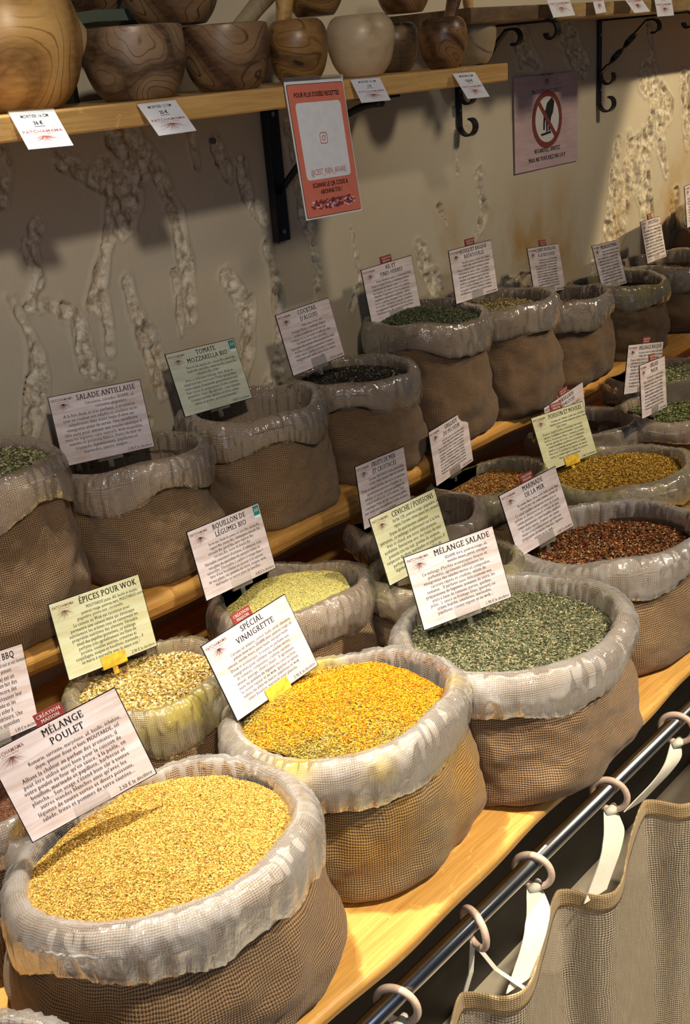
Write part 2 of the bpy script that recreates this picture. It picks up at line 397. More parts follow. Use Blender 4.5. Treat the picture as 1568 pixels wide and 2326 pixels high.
def mat_curtain():
    m, nt, out = new_mat('open_weave_jute'); h, uv = weave(nt, .0046, .0006)
    col = ramp(nt, h, [(.40, (.16, .12, .08)), (.85, (.82, .70, .52))])
    sl = noise(nt, coords(nt, 'UV', (600, 25, 1)), 1, 2); col = mixc(nt, .6, col, ramp(nt, sl, [(.3, (.55, .55, .55)), (.7, (1.3, 1.3, 1.3))]), 'MULTIPLY')
    p = principled(nt, None, col, .9, 0, bump(nt, h, .8, .001), .1); tl = N(nt, 'ShaderNodeBsdfTranslucent'); L(nt, col, tl.inputs[0])
    a = N(nt, 'ShaderNodeMixShader'); a.inputs[0].default_value = .2; L(nt, p.outputs[0], a.inputs[1]); L(nt, tl.outputs[0], a.inputs[2])
    tr = N(nt, 'ShaderNodeBsdfTransparent'); al = ramp(nt, h, [(.36, (0, 0, 0)), (.48, (1, 1, 1))])
    b = N(nt, 'ShaderNodeMixShader'); L(nt, al, b.inputs[0]); L(nt, tr.outputs[0], b.inputs[1]); L(nt, a.outputs[0], b.inputs[2]); L(nt, b.outputs[0], out.inputs[0]); return m
CURTAIN = mat_curtain(); HEM = mat_jute('curtain_hem', (.66, .50, .28), (.26, .17, .08), .0036)

# ------------------------------------------------------------------ the wall: plaster with flaked, crumbling streaks (relief)
WY = 2.20
STREAKS = [  # pixel polylines with half widths in px
    ([(270, 300), (320, 380), (270, 440), (235, 560), (215, 690)], 34), ([(300, 300), (350, 380), (400, 480), (420, 600), (430, 720)], 20),
    ([(230, 400), (290, 450), (270, 520)], 38), ([(285, 640), (300, 700), (350, 800), (370, 880)], 26), ([(130, 360), (190, 400), (260, 440)], 22),
    ([(85, 510), (60, 560), (90, 640), (60, 700)], 18), ([(25, 680), (70, 760), (90, 850), (60, 1000)], 32), ([(60, 700), (110, 690), (170, 720), (200, 830), (245, 850)], 30),
    ([(225, 640), (240, 700), (248, 800)], 18), ([(510, 630), (555, 690), (560, 790), (540, 850)], 24), ([(610, 560), (625, 640), (650, 760), (620, 870)], 20),
    ([(430, 290), (445, 380)], 14), ([(490, 330), (515, 395)], 16), ([(545, 370), (560, 450), (600, 500)], 15), ([(655, 280), (680, 420), (700, 520)], 22),
    ([(700, 530), (725, 620), (715, 720)], 15), ([(800, 520), (820, 640), (800, 700)], 9), ([(950, 560), (990, 640), (1000, 700)], 18), ([(1085, 400), (1100, 480), (1080, 540)], 16),
    ([(0, 330), (20, 380), (5, 460)], 20), ([(1465, 170), (1500, 230), (1450, 330), (1420, 430), (1400, 520), (1350, 640)], 30), ([(1470, 40), (1490, 170)], 6), ([(1455, 420), (1475, 520)], 18),
    ([(1558, 190), (1562, 330)], 14), ([(1535, 440), (1530, 510)], 14), ([(1400, 330), (1370, 600)], 14), ([(1180, 80), (1220, 150)], 26), ([(1290, 80), (1320, 150)], 20), ([(1035, 300), (1040, 390)], 12),
    ([(1150, 640), (1260, 640)], 14), ([(395, 620), (410, 760)], 10), ([(1000, 470), (1020, 520)], 8), ([(1500, 330), (1512, 390)], 10), ([(270, 900), (330, 960)], 20), ([(620, 870), (600, 960)], 24)]
def build_wall():
    x0, x1, z0, z1 = .35, 4.6, .55, 2.0; dx = .0036
    nx = int((x1 - x0) / dx); nz = int((z1 - z0) / dx)
    X = np.linspace(x0, x1, nx); Z = np.linspace(z0, z1, nz); gx, gz = np.meshgrid(X, Z); P = np.stack([gx.ravel(), gz.ravel()], 1)
    P3 = np.stack([P[:, 0], P[:, 1] * .45, np.zeros(len(P))], 1)
    warp = fnoise(P3, 9, 4, 3) * .020
    D = np.full(len(P), -.35)
    for pts, hw in STREAKS:
        w3 = [on_y(px, py, WY) for px, py in pts]; c = on_y(pts[0][0] + hw, pts[0][1], WY); r = max(.010, (c - w3[0]).length * .85)
        for a, b in zip(w3[:-1], w3[1:]):
            A = np.array([a.x, a.z]); B = np.array([b.x, b.z]); ab = B - A; t = np.clip(((P - A) @ ab) / (ab @ ab), 0, 1)
            d = np.hypot(*(P - (A + t[:, None] * ab)).T); D = np.maximum(D, (1.05 - d / (r * 1.35)) * 1.0)
    rag = fnoise(np.stack([P[:, 0], P[:, 1] * .42, P[:, 0] * 0], 1), 20, 5, 3)
    D = (D - .42 + rag * .42) * 5.5
    mk = np.clip(D, 0, 1); mk = mk * mk * (3 - 2 * mk)
    rid = 1 - np.abs(fnoise(np.stack([P[:, 0], P[:, 1] * .6, P[:, 0] * 0], 1), 42, 4, 5))
    rid2 = np.abs(fnoise(np.stack([P[:, 0], P[:, 1] * .7, P[:, 0] * 0], 1), 17, 3, 15))
    lip = np.exp(-((D + .1) / .45) ** 2)
    rel = mk * (.017 - .0150 * rid - .008 * rid2) - lip * .0030 + fnoise(P3, 5, 3, 21) * .0022 + vnoise(P3, 160, 2) * .00018
    V = np.stack([P[:, 0], WY * U + rel, P[:, 1]], 1)
    me = bpy.data.meshes.new('wall_back'); n = len(V); me.vertices.add(n); me.vertices.foreach_set('co', V.ravel())
    idx = np.arange(n).reshape(nz, nx); q = np.stack([idx[:-1, :-1], idx[:-1, 1:], idx[1:, 1:], idx[1:, :-1]], -1).reshape(-1, 4)
    me.loops.add(q.size); me.loops.foreach_set('vertex_index', q.ravel().astype(np.int32)); me.polygons.add(len(q))
    me.polygons.foreach_set('loop_start', np.arange(0, q.size, 4, dtype=np.int32)); me.update(); me.validate()
    me.polygons.foreach_set('use_smooth', [True] * len(q))
    at = me.attributes.new('flaked', 'FLOAT', 'POINT'); at.data.foreach_set('value', mk.astype(np.float32))
    m, nt, out = new_mat('flaking_plaster'); oc = coords(nt)
    a = N(nt, 'ShaderNodeAttribute', attribute_name='flaked'); big = noise(nt, oc, 1.6, 3); fine = noise(nt, oc, 240, 2); mid = noise(nt, coords(nt, 'Object', (1, 1, .5)), 24, 5, .65)
    col = ramp(nt, big, [(.3, (.50, .43, .32)), (.7, (.58, .51, .39))])
    spt = noise(nt, oc, 70, 4, .7)
    st = mixc(nt, ramp(nt, spt, [(.36, (0, 0, 0)), (.60, (1, 1, 1))]), (.36, .27, .16), (.72, .66, .54))
    col = mixc(nt, a.outputs['Fac'], col, st)
    damp = noise(nt, coords(nt, 'Object', (1.6, 1, 1)), 3.4, 4, .6)
    sx = N(nt, 'ShaderNodeSeparateXYZ'); L(nt, oc, sx.inputs[0])
    low = M(nt, 'SUBTRACT', 1.0, M(nt, 'MULTIPLY', M(nt, 'ABSOLUTE', M(nt, 'SUBTRACT', sx.outputs[2], 1.20)), 5.0))
    xr = M(nt, 'MULTIPLY', M(nt, 'SUBTRACT', sx.outputs[0], 1.1), 1.2)
    df = M(nt, 'MULTIPLY', M(nt, 'MULTIPLY', M(nt, 'MAXIMUM', low, 0.0), M(nt, 'MINIMUM', M(nt, 'MAXIMUM', xr, .12), 1.0)), ramp(nt, damp, [(.46, (0, 0, 0)), (.66, (.9, .9, .9))]))
    col = mixc(nt, df, col, (.42, .24, .06))
    ln = N(nt, 'ShaderNodeBsdfDiffuse')
    principled(nt, out, col, .72, 0, bump(nt, M(nt, 'ADD', M(nt, 'MULTIPLY', fine, .15), M(nt, 'MULTIPLY', M(nt, 'MULTIPLY', mid, a.outputs['Fac']), 1.0)), .5, .004), .25)
    nt.nodes.remove(ln)
    return tag(link('wall_back', me, m), None, None, kind='structure'), m
WALL, PLASTER = build_wall()
wb = MB(); wb.box(-.8, 6.5, WY * U + .012, WY * U + .10, 0, 2.9); tag(wb.build('wall_core', PLASTER), None, None, kind='structure')
fl = MB(); fl.box(-1.5, 6.5, -1.6, WY * U + .1, -.05, 0)
tag(fl.build('floor', plain('grey_stone_floor', (.50, .43, .32), .6)), None, None, kind='structure')

# ------------------------------------------------------------------ boards
def board(name, x0, x1, yf, yb, ztop, th, mat, label, cat, wob=.004, round_=.006, seed=0, nx=160):
    """plank along x whose front edge waves like a live edge"""
    prof = []
    for k in range(7):
        a = math.pi / 2 * k / 6; prof.append((yf + round_ - round_ * math.sin(a), ztop - round_ + round_ * math.cos(a)))
    prof += [(yf + round_ * .25, ztop - th + round_ * .8), (yf + round_, ztop - th), (yb, ztop - th), (yb, ztop)]
    m = len(prof); V = []
    for i in range(nx):
        x = x0 + (x1 - x0) * i / (nx - 1); o = wob * math.sin(x * 4.1 + seed) + wob * .6 * math.sin(x * 11.3 + seed * 2) + wob * .25 * math.sin(x * 31 + seed)
        for k, (y, z) in enumerate(prof): V.append((x, y + (o if k < m - 2 else 0), z + (.15 * o if k in (7, 8) else 0)))
    F_ = []
    for i in range(nx - 1):
        for k in range(m): a = i * m + k; b = i * m + (k + 1) % m; F_.append((a, b, b + m, a + m))
    F_.append(tuple(range(m))); F_.append(tuple((nx - 1) * m + k for k in range(m))[::-1])
    o = link(name, mesh(name, V, F_, False), mat); return tag(o, label, cat)
H0 = 1.36; ZC = EYE - H0 * U
board('counter_board', .05, 4.2, .672, WY * U - .002, ZC, .026, OAK, 'thick golden oak counter board under the two front rows of spice sacks', 'counter', .005, .009, 1.3, 260)
H2 = 1.05; ZB = EYE - H2 * U
board('shelf_board', .1, 4.4, 1.815 * U, WY * U - .002, ZB, .042, OAK_D, 'raised oak shelf board carrying the row of sacks against the wall', 'shelf', .006, .016, .4, 200)
board('shelf_board', -.3, 2.515 * U, 1.72 * U, WY * U - .004, EYE - .0415 * U, .030, OAK_S, 'wall shelf of honey oak lined with olive wood mortars', 'shelf', .0012, .003, 2.2)
board('shelf_board', 2.98 * U, 5.2, 1.86 * U, WY * U - .004, EYE + .098 * U, .028, OAK_U, 'upper wall shelf of rough oak at top right with price tags', 'shelf', .002, .004, .9)
board('shelf_board', 2.56 * U, 2.97 * U, 1.86 * U, WY * U - .004, EYE + .098 * U, .028, OAK_B, 'dark brown board ending the upper shelf behind the mortars', 'shelf', .001, .004, .5, 20)  # darker left stretch of the upper shelf, modelled as its own board
bp = MB(); bp.box(.0, 4.2, .98, 1.0, 0, ZC - .028); tag(bp.build('recess_shade_sheet', plain('black_recess', (.02, .017, .014), .5)), 'added dark sheet giving the shaded recess under the counter behind the curtain', 'panel')  # added sheet; its near-black colour stands for the shade under the counter
sup = MB()
for k, x in enumerate((.12, 1.55, 4.0)):
    s_ = MB(); s_.box(x, x + .03, 1.36, 1.50, ZC, ZB - .042); tag(s_.build('shelf_support', OAK_D), 'oak block under the raised back shelf, %s' % ('by the left end', 'near the middle of the counter', 'by the far right end')[k], 'support')

# ------------------------------------------------------------------ spice sacks
# key: (cx, cy, R, rim, base) survey units; front tilt; fill drop below the rim (m); mound (m)
SACKS = {}
def S(key, cx, cy, R, rim, base, tilt, fill, mound, drop, spice, stain, body, lab, row):
    SACKS[key] = dict(cx=cx * U, cy=cy * U, R=R * U, H=(base - rim) * U, z0=EYE - base * U, tilt=tilt, fill=fill, mound=mound, drop=drop, spice=spice, stain=stain, body=body, lab=lab, row=row)
FR, MR, BR = 'front', 'middle', 'back'
S('poulet', .775, 1.212, .253, 1.09, H0, .22, .010, .030, .056, 'poulet', 0, 0, 'largest sack at the lower front, full of golden chicken seasoning, liner rolled out', FR)
S('vinaigrette', 1.232, 1.240, .238, 1.09, H0, .18, .012, .026, .055, 'vinaigrette', 1, 1, 'sack heaped with bright turmeric yellow mix, between the golden and the green front sacks', FR)
S('salade', 1.652, 1.155, .256, 1.09, H0, .10, .018, .006, .050, 'salade', 0, 0, 'sack of grey-green herb salad mix standing at the counter edge', FR)
S('marinade', 2.175, 1.220, .240, 1.10, H0, .14, .030, .008, .050, 'marinade', 0, 0, 'sack of dark red-brown flakes at the right edge behind the green herb sack', FR)
S('corner', .275, 1.02, .225, 1.13, H0, .05, .03, .01, .06, 'poulet', 0, 0, 'sack cut off in the bottom left corner, only its liner edge showing', FR)
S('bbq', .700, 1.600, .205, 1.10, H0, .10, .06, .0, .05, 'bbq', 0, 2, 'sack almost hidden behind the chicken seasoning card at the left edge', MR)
S('wok', 1.085, 1.632, .170, 1.10, H0, .12, .012, .006, .058, 'wok', 2, 0, 'sack of coarse pale yellow wok spices with an ochre-dusted liner', MR)
S('bouillon', 1.522, 1.668, .190, 1.10, H0, .15, .010, .018, .055, 'bouillon', 0, 0, 'sack of pale yellow green-speckled powder under the raised shelf', MR)
S('ceviche', 1.815, 1.458, .190, 1.105, H0, .16, .050, .0, .050, 'ceviche', 2, 0, 'sack mostly hidden by the green-tinted ceviche card and the salad card', MR)
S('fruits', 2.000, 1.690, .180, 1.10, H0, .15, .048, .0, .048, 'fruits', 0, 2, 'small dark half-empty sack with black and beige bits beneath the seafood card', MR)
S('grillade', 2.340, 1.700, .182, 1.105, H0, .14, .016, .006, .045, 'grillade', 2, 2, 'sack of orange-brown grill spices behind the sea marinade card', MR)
S('poisson', 2.585, 1.432, .222, 1.105, H0, .12, .010, .014, .050, 'poisson', 2, 1, 'wide sack of mustard-yellow fish spices at the right edge, with a yellow-dusted liner', MR)
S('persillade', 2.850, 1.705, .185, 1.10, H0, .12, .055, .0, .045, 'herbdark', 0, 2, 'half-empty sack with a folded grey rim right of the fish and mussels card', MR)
S('maison', 3.085, 1.50, .20, 1.075, H0, .10, .012, .006, .045, 'herbgreen', 0, 0, 'sack of green herbs at the right edge behind the yellow fish spices', MR)
S('basque', 3.340, 1.665, .22, 1.05, H0, .10, .014, .012, .045, 'herbpale', 0, 0, 'sack of pale green seeds at the right edge, behind the green herb sack', MR)
S('b0', 1.000, 1.995, .178, .690, H2, .02, .008, .010, .060, 'herbpale', 0, 0, 'sack of light herbs cut off at the left edge on the raised shelf', BR)
S('antillaise', 1.375, 1.99, .180, .785, H2, .10, .055, .0, .052, 'dark', 0, 0, 'half-filled sack with the purple-tinted salad card on the raised shelf', BR)
S('tomate', 1.765, 2.00, .190, .775, H2, .06, .058, .0, .052, 'dark', 0, 0, 'half-filled sack with the pale green tomato card, third on the raised shelf', BR)
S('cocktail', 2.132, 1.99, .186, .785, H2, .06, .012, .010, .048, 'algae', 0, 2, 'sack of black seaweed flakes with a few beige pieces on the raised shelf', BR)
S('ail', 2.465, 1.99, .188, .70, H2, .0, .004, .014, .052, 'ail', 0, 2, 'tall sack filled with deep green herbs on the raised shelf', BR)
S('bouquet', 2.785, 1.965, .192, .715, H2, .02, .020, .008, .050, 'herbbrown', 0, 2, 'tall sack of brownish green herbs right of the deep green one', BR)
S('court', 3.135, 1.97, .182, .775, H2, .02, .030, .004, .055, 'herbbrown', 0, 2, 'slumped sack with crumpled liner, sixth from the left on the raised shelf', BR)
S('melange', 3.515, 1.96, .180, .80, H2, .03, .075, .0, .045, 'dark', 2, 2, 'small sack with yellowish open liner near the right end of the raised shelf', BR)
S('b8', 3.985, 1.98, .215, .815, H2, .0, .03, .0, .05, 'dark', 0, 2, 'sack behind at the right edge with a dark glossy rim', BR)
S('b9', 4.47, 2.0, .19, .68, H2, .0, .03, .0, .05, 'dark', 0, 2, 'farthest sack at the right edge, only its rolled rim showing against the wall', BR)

def squash(P, key, extra=0.0):
    s = SACKS[key]; out = P.copy()
    for k, q in SACKS.items():
        if k == key or (q['row'] == BR) != (s['row'] == BR): continue
        d = np.array([q['cx'] - s['cx'], q['cy'] - s['cy']]); dist = np.hypot(*d)
        if dist > s['R'] + q['R'] + .01: continue
        d /= dist; lim = (dist ** 2 + s['R'] ** 2 - q['R'] ** 2) / (2 * dist) - .0015 + extra
        pr = out[:, :2] @ d; over = np.maximum(pr - lim, 0); soft = over * .97
        out[:, :2] -= soft[:, None] * d
    if s['row'] == BR:
        lim = WY * U - .013 - s['cy']; out[:, 1] = np.minimum(out[:, 1], lim + extra)
    elif s['row'] == MR:                      # keep clear of the raised shelf front
        lim = 1.805 * U - s['cy']; out[:, 1] = np.minimum(out[:, 1], lim + extra)
    return out
def rim_frame(s, seed):
    """wobbly rim: returns function of angle -> (radius factor, z offset)"""
    r = np.random.default_rng(seed); ph = r.uniform(0, 6.28, 6); am = r.uniform(.4, 1, 6)
    def f(th):
        rad = 1 + .026 * am[0] * np.sin(2 * th + ph[0]) + .018 * am[1] * np.sin(3 * th + ph[1]) +   .011 * am[2] * np.sin(5 * th + ph[2])
        dz = .005 * am[3] * np.sin(2 * th + ph[3]) + .004 * am[4] * np.sin(4 * th + ph[4]) + .002 * am[5] * np.sin(7 * th + ph[5])
        return rad, dz
    return f
def make_sack(key, k):
    s = SACKS[key]; R, H = s['R'], s['H']; near = s['row'] == FR or key in ('wok', 'bouillon', 'antillaise', 'tomate')
    root = empty('spice_sack', Matrix.Translation((s['cx'], s['cy'], s['z0'])), 'burlap ' + s['lab'], 'sack', 'burlap sacks of spices')
    nu = 180 if near else 120; th = np.linspace(0, 2 * np.pi, nu, endpoint=False); rf = rim_frame(s, 100 + k); rad, dz = rf(th)
    rr = np.random.default_rng(500 + k); lean = rr.uniform(-.06, .06); top = H - s['drop'] * .55
    # body
    nv = 46; V = []; UV = []
    ears = [rr.uniform(-.35, .1), math.pi + rr.uniform(-.1, .35)]
    for j in range(nv):
        t = j / (nv - 1); z = top * t
        bel = .935 + .075 * math.sin(math.pi * min(1, t * 1.05) ** .8) - .10 * t ** 2.2
        if t < .10: bel -= .05 * (1 - t / .10) ** 2
        ex = 2.0 + .9 * (1 - t) ** 1.5
        sup_ = (np.abs(np.cos(th)) ** ex + np.abs(np.sin(th)) ** ex) ** (-1 / ex)
        r = R * bel * sup_ * (1 + (rad - 1) * t)
        for e in ears: r = r + R * .10 * np.exp(-((np.angle(np.exp(1j * (th - e)))) / .22) ** 2) * math.exp(-(t / .16) ** 2)
        x = r * np.cos(th) + lean * R * t; y = r * np.sin(th)
        P = np.stack([x, y, np.full(nu, z)], 1)
        wr = fnoise(np.stack([np.cos(th) * 2, np.sin(th) * 2, np.full(nu, t * 2.6 + k)], 1), 1.3, 3, k) * .008
        fold = np.sin(th * 9 + 2.5 * np.sin(th * 2 + k) + t * 3) * .0028 * (t ** 2) + np.sin(z * 95 + 3 * np.sin(th * 2 + k)) * .0022 * (1 - t)
        P[:, :2] *= (1 + (wr + fold) / R)[:, None]
        P[:, 2] += -s['tilt'] * P[:, 1] * t ** 2 * .9
        V.append(P); UV.append(np.stack([th * R, np.full(nu, z)], 1))
    V = squash(np.concatenate(V), key); UV = np.concatenate(UV)
    V = np.vstack([V, [[0, 0, .001]]]); UV = np.vstack([UV, [[0, 0]]]); fc = grid_faces(nu, nv); c = len(V) - 1
    fc += [(c, (i + 1) % nu, i) for i in range(nu)]
    me = mesh('sack_body', V, fc, True, UV); fix_seam(me, nu, R)
    link('sack_body', me, (JUTE, JUTE_Y, JUTE_DIM)[s['body']], root)
    # collar roll and liner share one profile
    def prof(off, inner, extra):
        """list of (dr, dz) from the inside over the crest and down outside"""
        key_ = [(-.047, -inner - .012), (-.044, -.030), (-.041, -.014), (-.037, -.004), (-.031, .0005), (-.022, -.001), (-.012, -.006), (-.004, -.015), (0, -.027), (.0005, -.038), (-.002, -s['drop'] - extra)]
        if not extra: key_ += [(-.010, -s['drop'] - .005), (-.022, -s['drop'] + .006)]
        P_ = [Vector((a, b, 0)) for a, b in key_]; pts = []
        tk = .74 * s['R'] / .177
        P_ = [Vector((p.x * tk, p.y, 0)) for p in P_]
        for a in range(len(P_) - 1):
            for j_ in range(4):
                t = j_ / 4; p0, p1, p2, p3 = P_[max(a - 1, 0)], P_[a], P_[a + 1], P_[min(a + 2, len(P_) - 1)]
                q = .5 * ((2 * p1) + (p2 - p0) * t + (2 * p0 - 5 * p1 + 4 * p2 - p3) * t * t + (3 * p1 - p0 - 3 * p2 + p3) * t ** 3); sg = -1 if a < 4 else 1
                pts.append((q.x + off * sg, q.y + off))
        pts.append((P_[-1].x, P_[-1].y))
        return pts
    def sweep(pts, seed, wrk, nn, ragged=0.):
        tt = np.linspace(0, 2 * np.pi, nn, endpoint=False); ra, dzz = rf(tt); V = []; UV = []; acc = 0; last = None
        thick = 1 + .16 * np.sin(3 * tt + seed) + .10 * np.sin(5 * tt + seed * 2)
        for i, (dr, dz_) in enumerate(pts):
            if last: acc += math.hypot(dr - last[0], dz_ - last[1])
            last = (dr, dz_); q = i / (len(pts) - 1)
            dd = dz_ * (1 + (thick - 1) * (1 if dz_ < -.02 and q > .5 else 0))
            r = R * ra + dr; P = np.stack([r * np.cos(tt), r * np.sin(tt), H + dzz + dd - s['tilt'] * r * np.sin(tt)], 1)
            if wrk:
                P[:, :2] *= 1
                nzz = vnoise(np.stack([np.cos(tt) * 5.5, np.sin(tt) * 5.5, np.full(nn, q * 1.5 + seed)], 1), 2.1, k) + .7 * vnoise(np.stack([np.cos(tt) * 15, np.sin(tt) * 15, np.full(nn, q * 2.3 + seed)], 1), 2.0, k + 7)
                ridge = (1 - np.abs(nzz)) ** 2 * wrk
                P[:, 0] += ridge * np.cos(tt); P[:, 1] += ridge * np.sin(tt); P[:, 2] += ridge * .3 * math.sin(math.pi * q)
                if ragged and q > .85: P[:, 2] += ragged * vnoise(np.stack([np.cos(tt) * 4, np.sin(tt) * 4, tt * 0 + seed], 1), 1.5, 3) * (q - .85) / .15
            V.append(P); UV.append(np.stack([tt * R, np.full(nn, acc)], 1))
        return np.concatenate(V), np.concatenate(UV), grid_faces(nn, len(pts))
    pts = prof(0, .05, 0)
    V, UV, fc = sweep(pts, k, .0015, nu); V = squash(V, key, .004); me = mesh('folded_collar', V, fc, True, UV); fix_seam(me, nu, R, nu * (len(pts) - 1))
    link('folded_collar', me, JUTE_FOLD_DIM if s['body'] == 2 else JUTE_FOLD, root)
    nn = 300 if near else 200
    pts = prof(.0016, max(.03, s['fill'] + .02), .006)
    V, UV, fc = sweep(pts, k, .0046, nn, .006); V = squash(V, key, .006)
    me = mesh('plastic_liner', V, fc, True, UV); link('plastic_liner', me, (LINER if s['row'] == FR else LINER_B, LINER_Y, LINER_G)[s['stain']], root)
    return root, rf
def fix_seam(me, nu, R, nrows_start=None):
    l = me.uv_layers[0].data; uv = np.zeros(len(me.loops) * 2, np.float32); l.foreach_get('uv', uv); uv = uv.reshape(-1, 2)
    for p in me.polygons:
        u = [uv[i][0] for i in p.loop_indices]
        if len(u) == 4 and max(u) - min(u) > R * 3:
            for i in p.loop_indices:
                if uv[i][0] < R: uv[i][0] += 2 * math.pi * R
    l.foreach_set('uv', uv.ravel())

G = lambda *a: [(i / len(a), c) for i, c in enumerate(a)]
SP = {
 'poulet': (G((.64, .35, .055), (.80, .50, .10), (.90, .66, .22), (.52, .24, .03), (.82, .54, .13), (.72, .41, .07), (.24, .12, .03), (.86, .60, .16)), .0032, .0014, 34000, None, 'golden dried chicken seasoning in the largest front sack'),
 'vinaigrette': (G((.42, .31, .05), (.56, .40, .07), (.22, .18, .04), (.66, .52, .18), (.38, .25, .03), (.10, .085, .03), (.52, .38, .08)), .0046, .0018, 24000, (.88, .36, .006), 'bright turmeric and herb vinaigrette mix heaped in its sack'),
 'salade': (G((.20, .21, .10), (.075, .09, .045), (.30, .31, .17), (.56, .45, .26), (.13, .14, .07), (.03, .038, .022), (.42, .36, .20), (.22, .24, .13)), .0072, .0017, 20000, None, 'grey-green dried herb salad mix'),
 'marinade': (G((.22, .06, .02), (.36, .12, .03), (.50, .32, .14), (.06, .025, .015), (.26, .07, .02), (.56, .36, .16), (.02, .015, .01), (.30, .06, .015)), .0062, .0034, 9000, None, 'dark red-brown marinade flakes at the right edge'),
 'bbq': (G((.16, .05, .03), (.25, .12, .06)), .003, .002, 2500, None, 'dark spice mix in the sack behind the chicken card'),
 'wok': (G((.66, .46, .14), (.78, .60, .28), (.48, .30, .06), (.84, .70, .40), (.34, .22, .06), (.60, .40, .10)), .0066, .0042, 7000, None, 'coarse golden wok spice grains'),
 'bouillon': (G((.88, .76, .24), (.84, .72, .20), (.92, .82, .34), (.14, .17, .04), (.90, .78, .28), (.92, .80, .32), (.80, .66, .16)), .0022, .0010, 16000, None, 'pale yellow vegetable stock powder with green specks'),
 'ceviche': (G((.35, .30, .06), (.55, .42, .08), (.18, .12, .05)), .0035, .002, 5000, None, 'yellow-brown ceviche spices in the hidden sack'),
 'fruits': (G((.05, .04, .04), (.55, .42, .28), (.14, .08, .05), (.36, .26, .16), (.03, .03, .03)), .0045, .003, 4500, None, 'black and beige seafood spices in the small half-empty sack'),
 'grillade': (G((.44, .20, .04), (.56, .30, .07), (.30, .11, .03), (.64, .40, .14), (.14, .06, .02)), .0052, .003, 6500, None, 'orange-brown grill spices'),
 'poisson': (G((.50, .28, .03), (.58, .36, .05), (.46, .24, .02), (.72, .50, .14), (.24, .13, .02), (.60, .36, .05)), .0056, .0032, 8500, None, 'mustard-yellow fish and mussel spices'),
 'herbdark': (G((.06, .06, .03), (.12, .11, .05), (.03, .03, .02)), .0035, .0016, 3500, None, 'dark herbs low in the half-empty sack right of the fish card'),
 'herbgreen': (G((.12, .16, .04), (.22, .25, .08), (.42, .42, .20), (.03, .045, .02)), .0070, .0028, 5000, None, 'green chopped herbs at the right edge'),
 'herbpale': (G((.30, .32, .12), (.50, .46, .26), (.08, .09, .04), (.62, .56, .34), (.20, .22, .09)), .0070, .0034, 5000, None, 'pale green seeds and herbs'),
 'herbbrown': (G((.22, .16, .06), (.42, .32, .14), (.05, .04, .02), (.56, .44, .22)), .0062, .002, 6000, None, 'brownish green dried herbs'),
 'dark': (G((.05, .04, .03), (.12, .09, .05), (.20, .15, .08)), .004, .002, 3500, None, 'dark dried herbs low in the sack'),
 'algae': (G((.015, .015, .014), (.04, .035, .03), (.02, .02, .018), (.07, .05, .04), (.03, .03, .03), (.02, .02, .02), (.015, .015, .014), (.03, .028, .025), (.05, .04, .03), (.02, .018, .017), (.34, .28, .16)), .0068, .0030, 6500, None, 'black seaweed flakes with beige bits'),
 'ail': (G((.05, .062, .03), (.075, .095, .045), (.14, .16, .08), (.025, .032, .018), (.20, .20, .11)), .0060, .0018, 8000, None, 'deep green garlic and herb flakes')}
SMAT = {}
SPLAB = {'b0': 'light mixed herbs in the sack cut off at the left edge of the raised shelf', 'basque': 'pale green seeds in the sack at the right edge',
         'corner': 'golden spice in the sack cut off at the bottom left corner',
         'bouquet': 'brownish green herbs in the tall sack right of the deep green one', 'court': 'brownish herbs deep in the slumped sack with crumpled liner',
         'antillaise': 'dark herbs low in the sack with the purple-tinted salad card', 'tomate': 'dark herbs low in the sack with the pale green tomato card',
         'melange': 'dark herbs at the bottom of the small sack near the right end of the raised shelf', 'b8': 'dark herbs in the glossy rimmed sack at the right edge', 'b9': 'dark herbs in the farthest sack against the wall'}
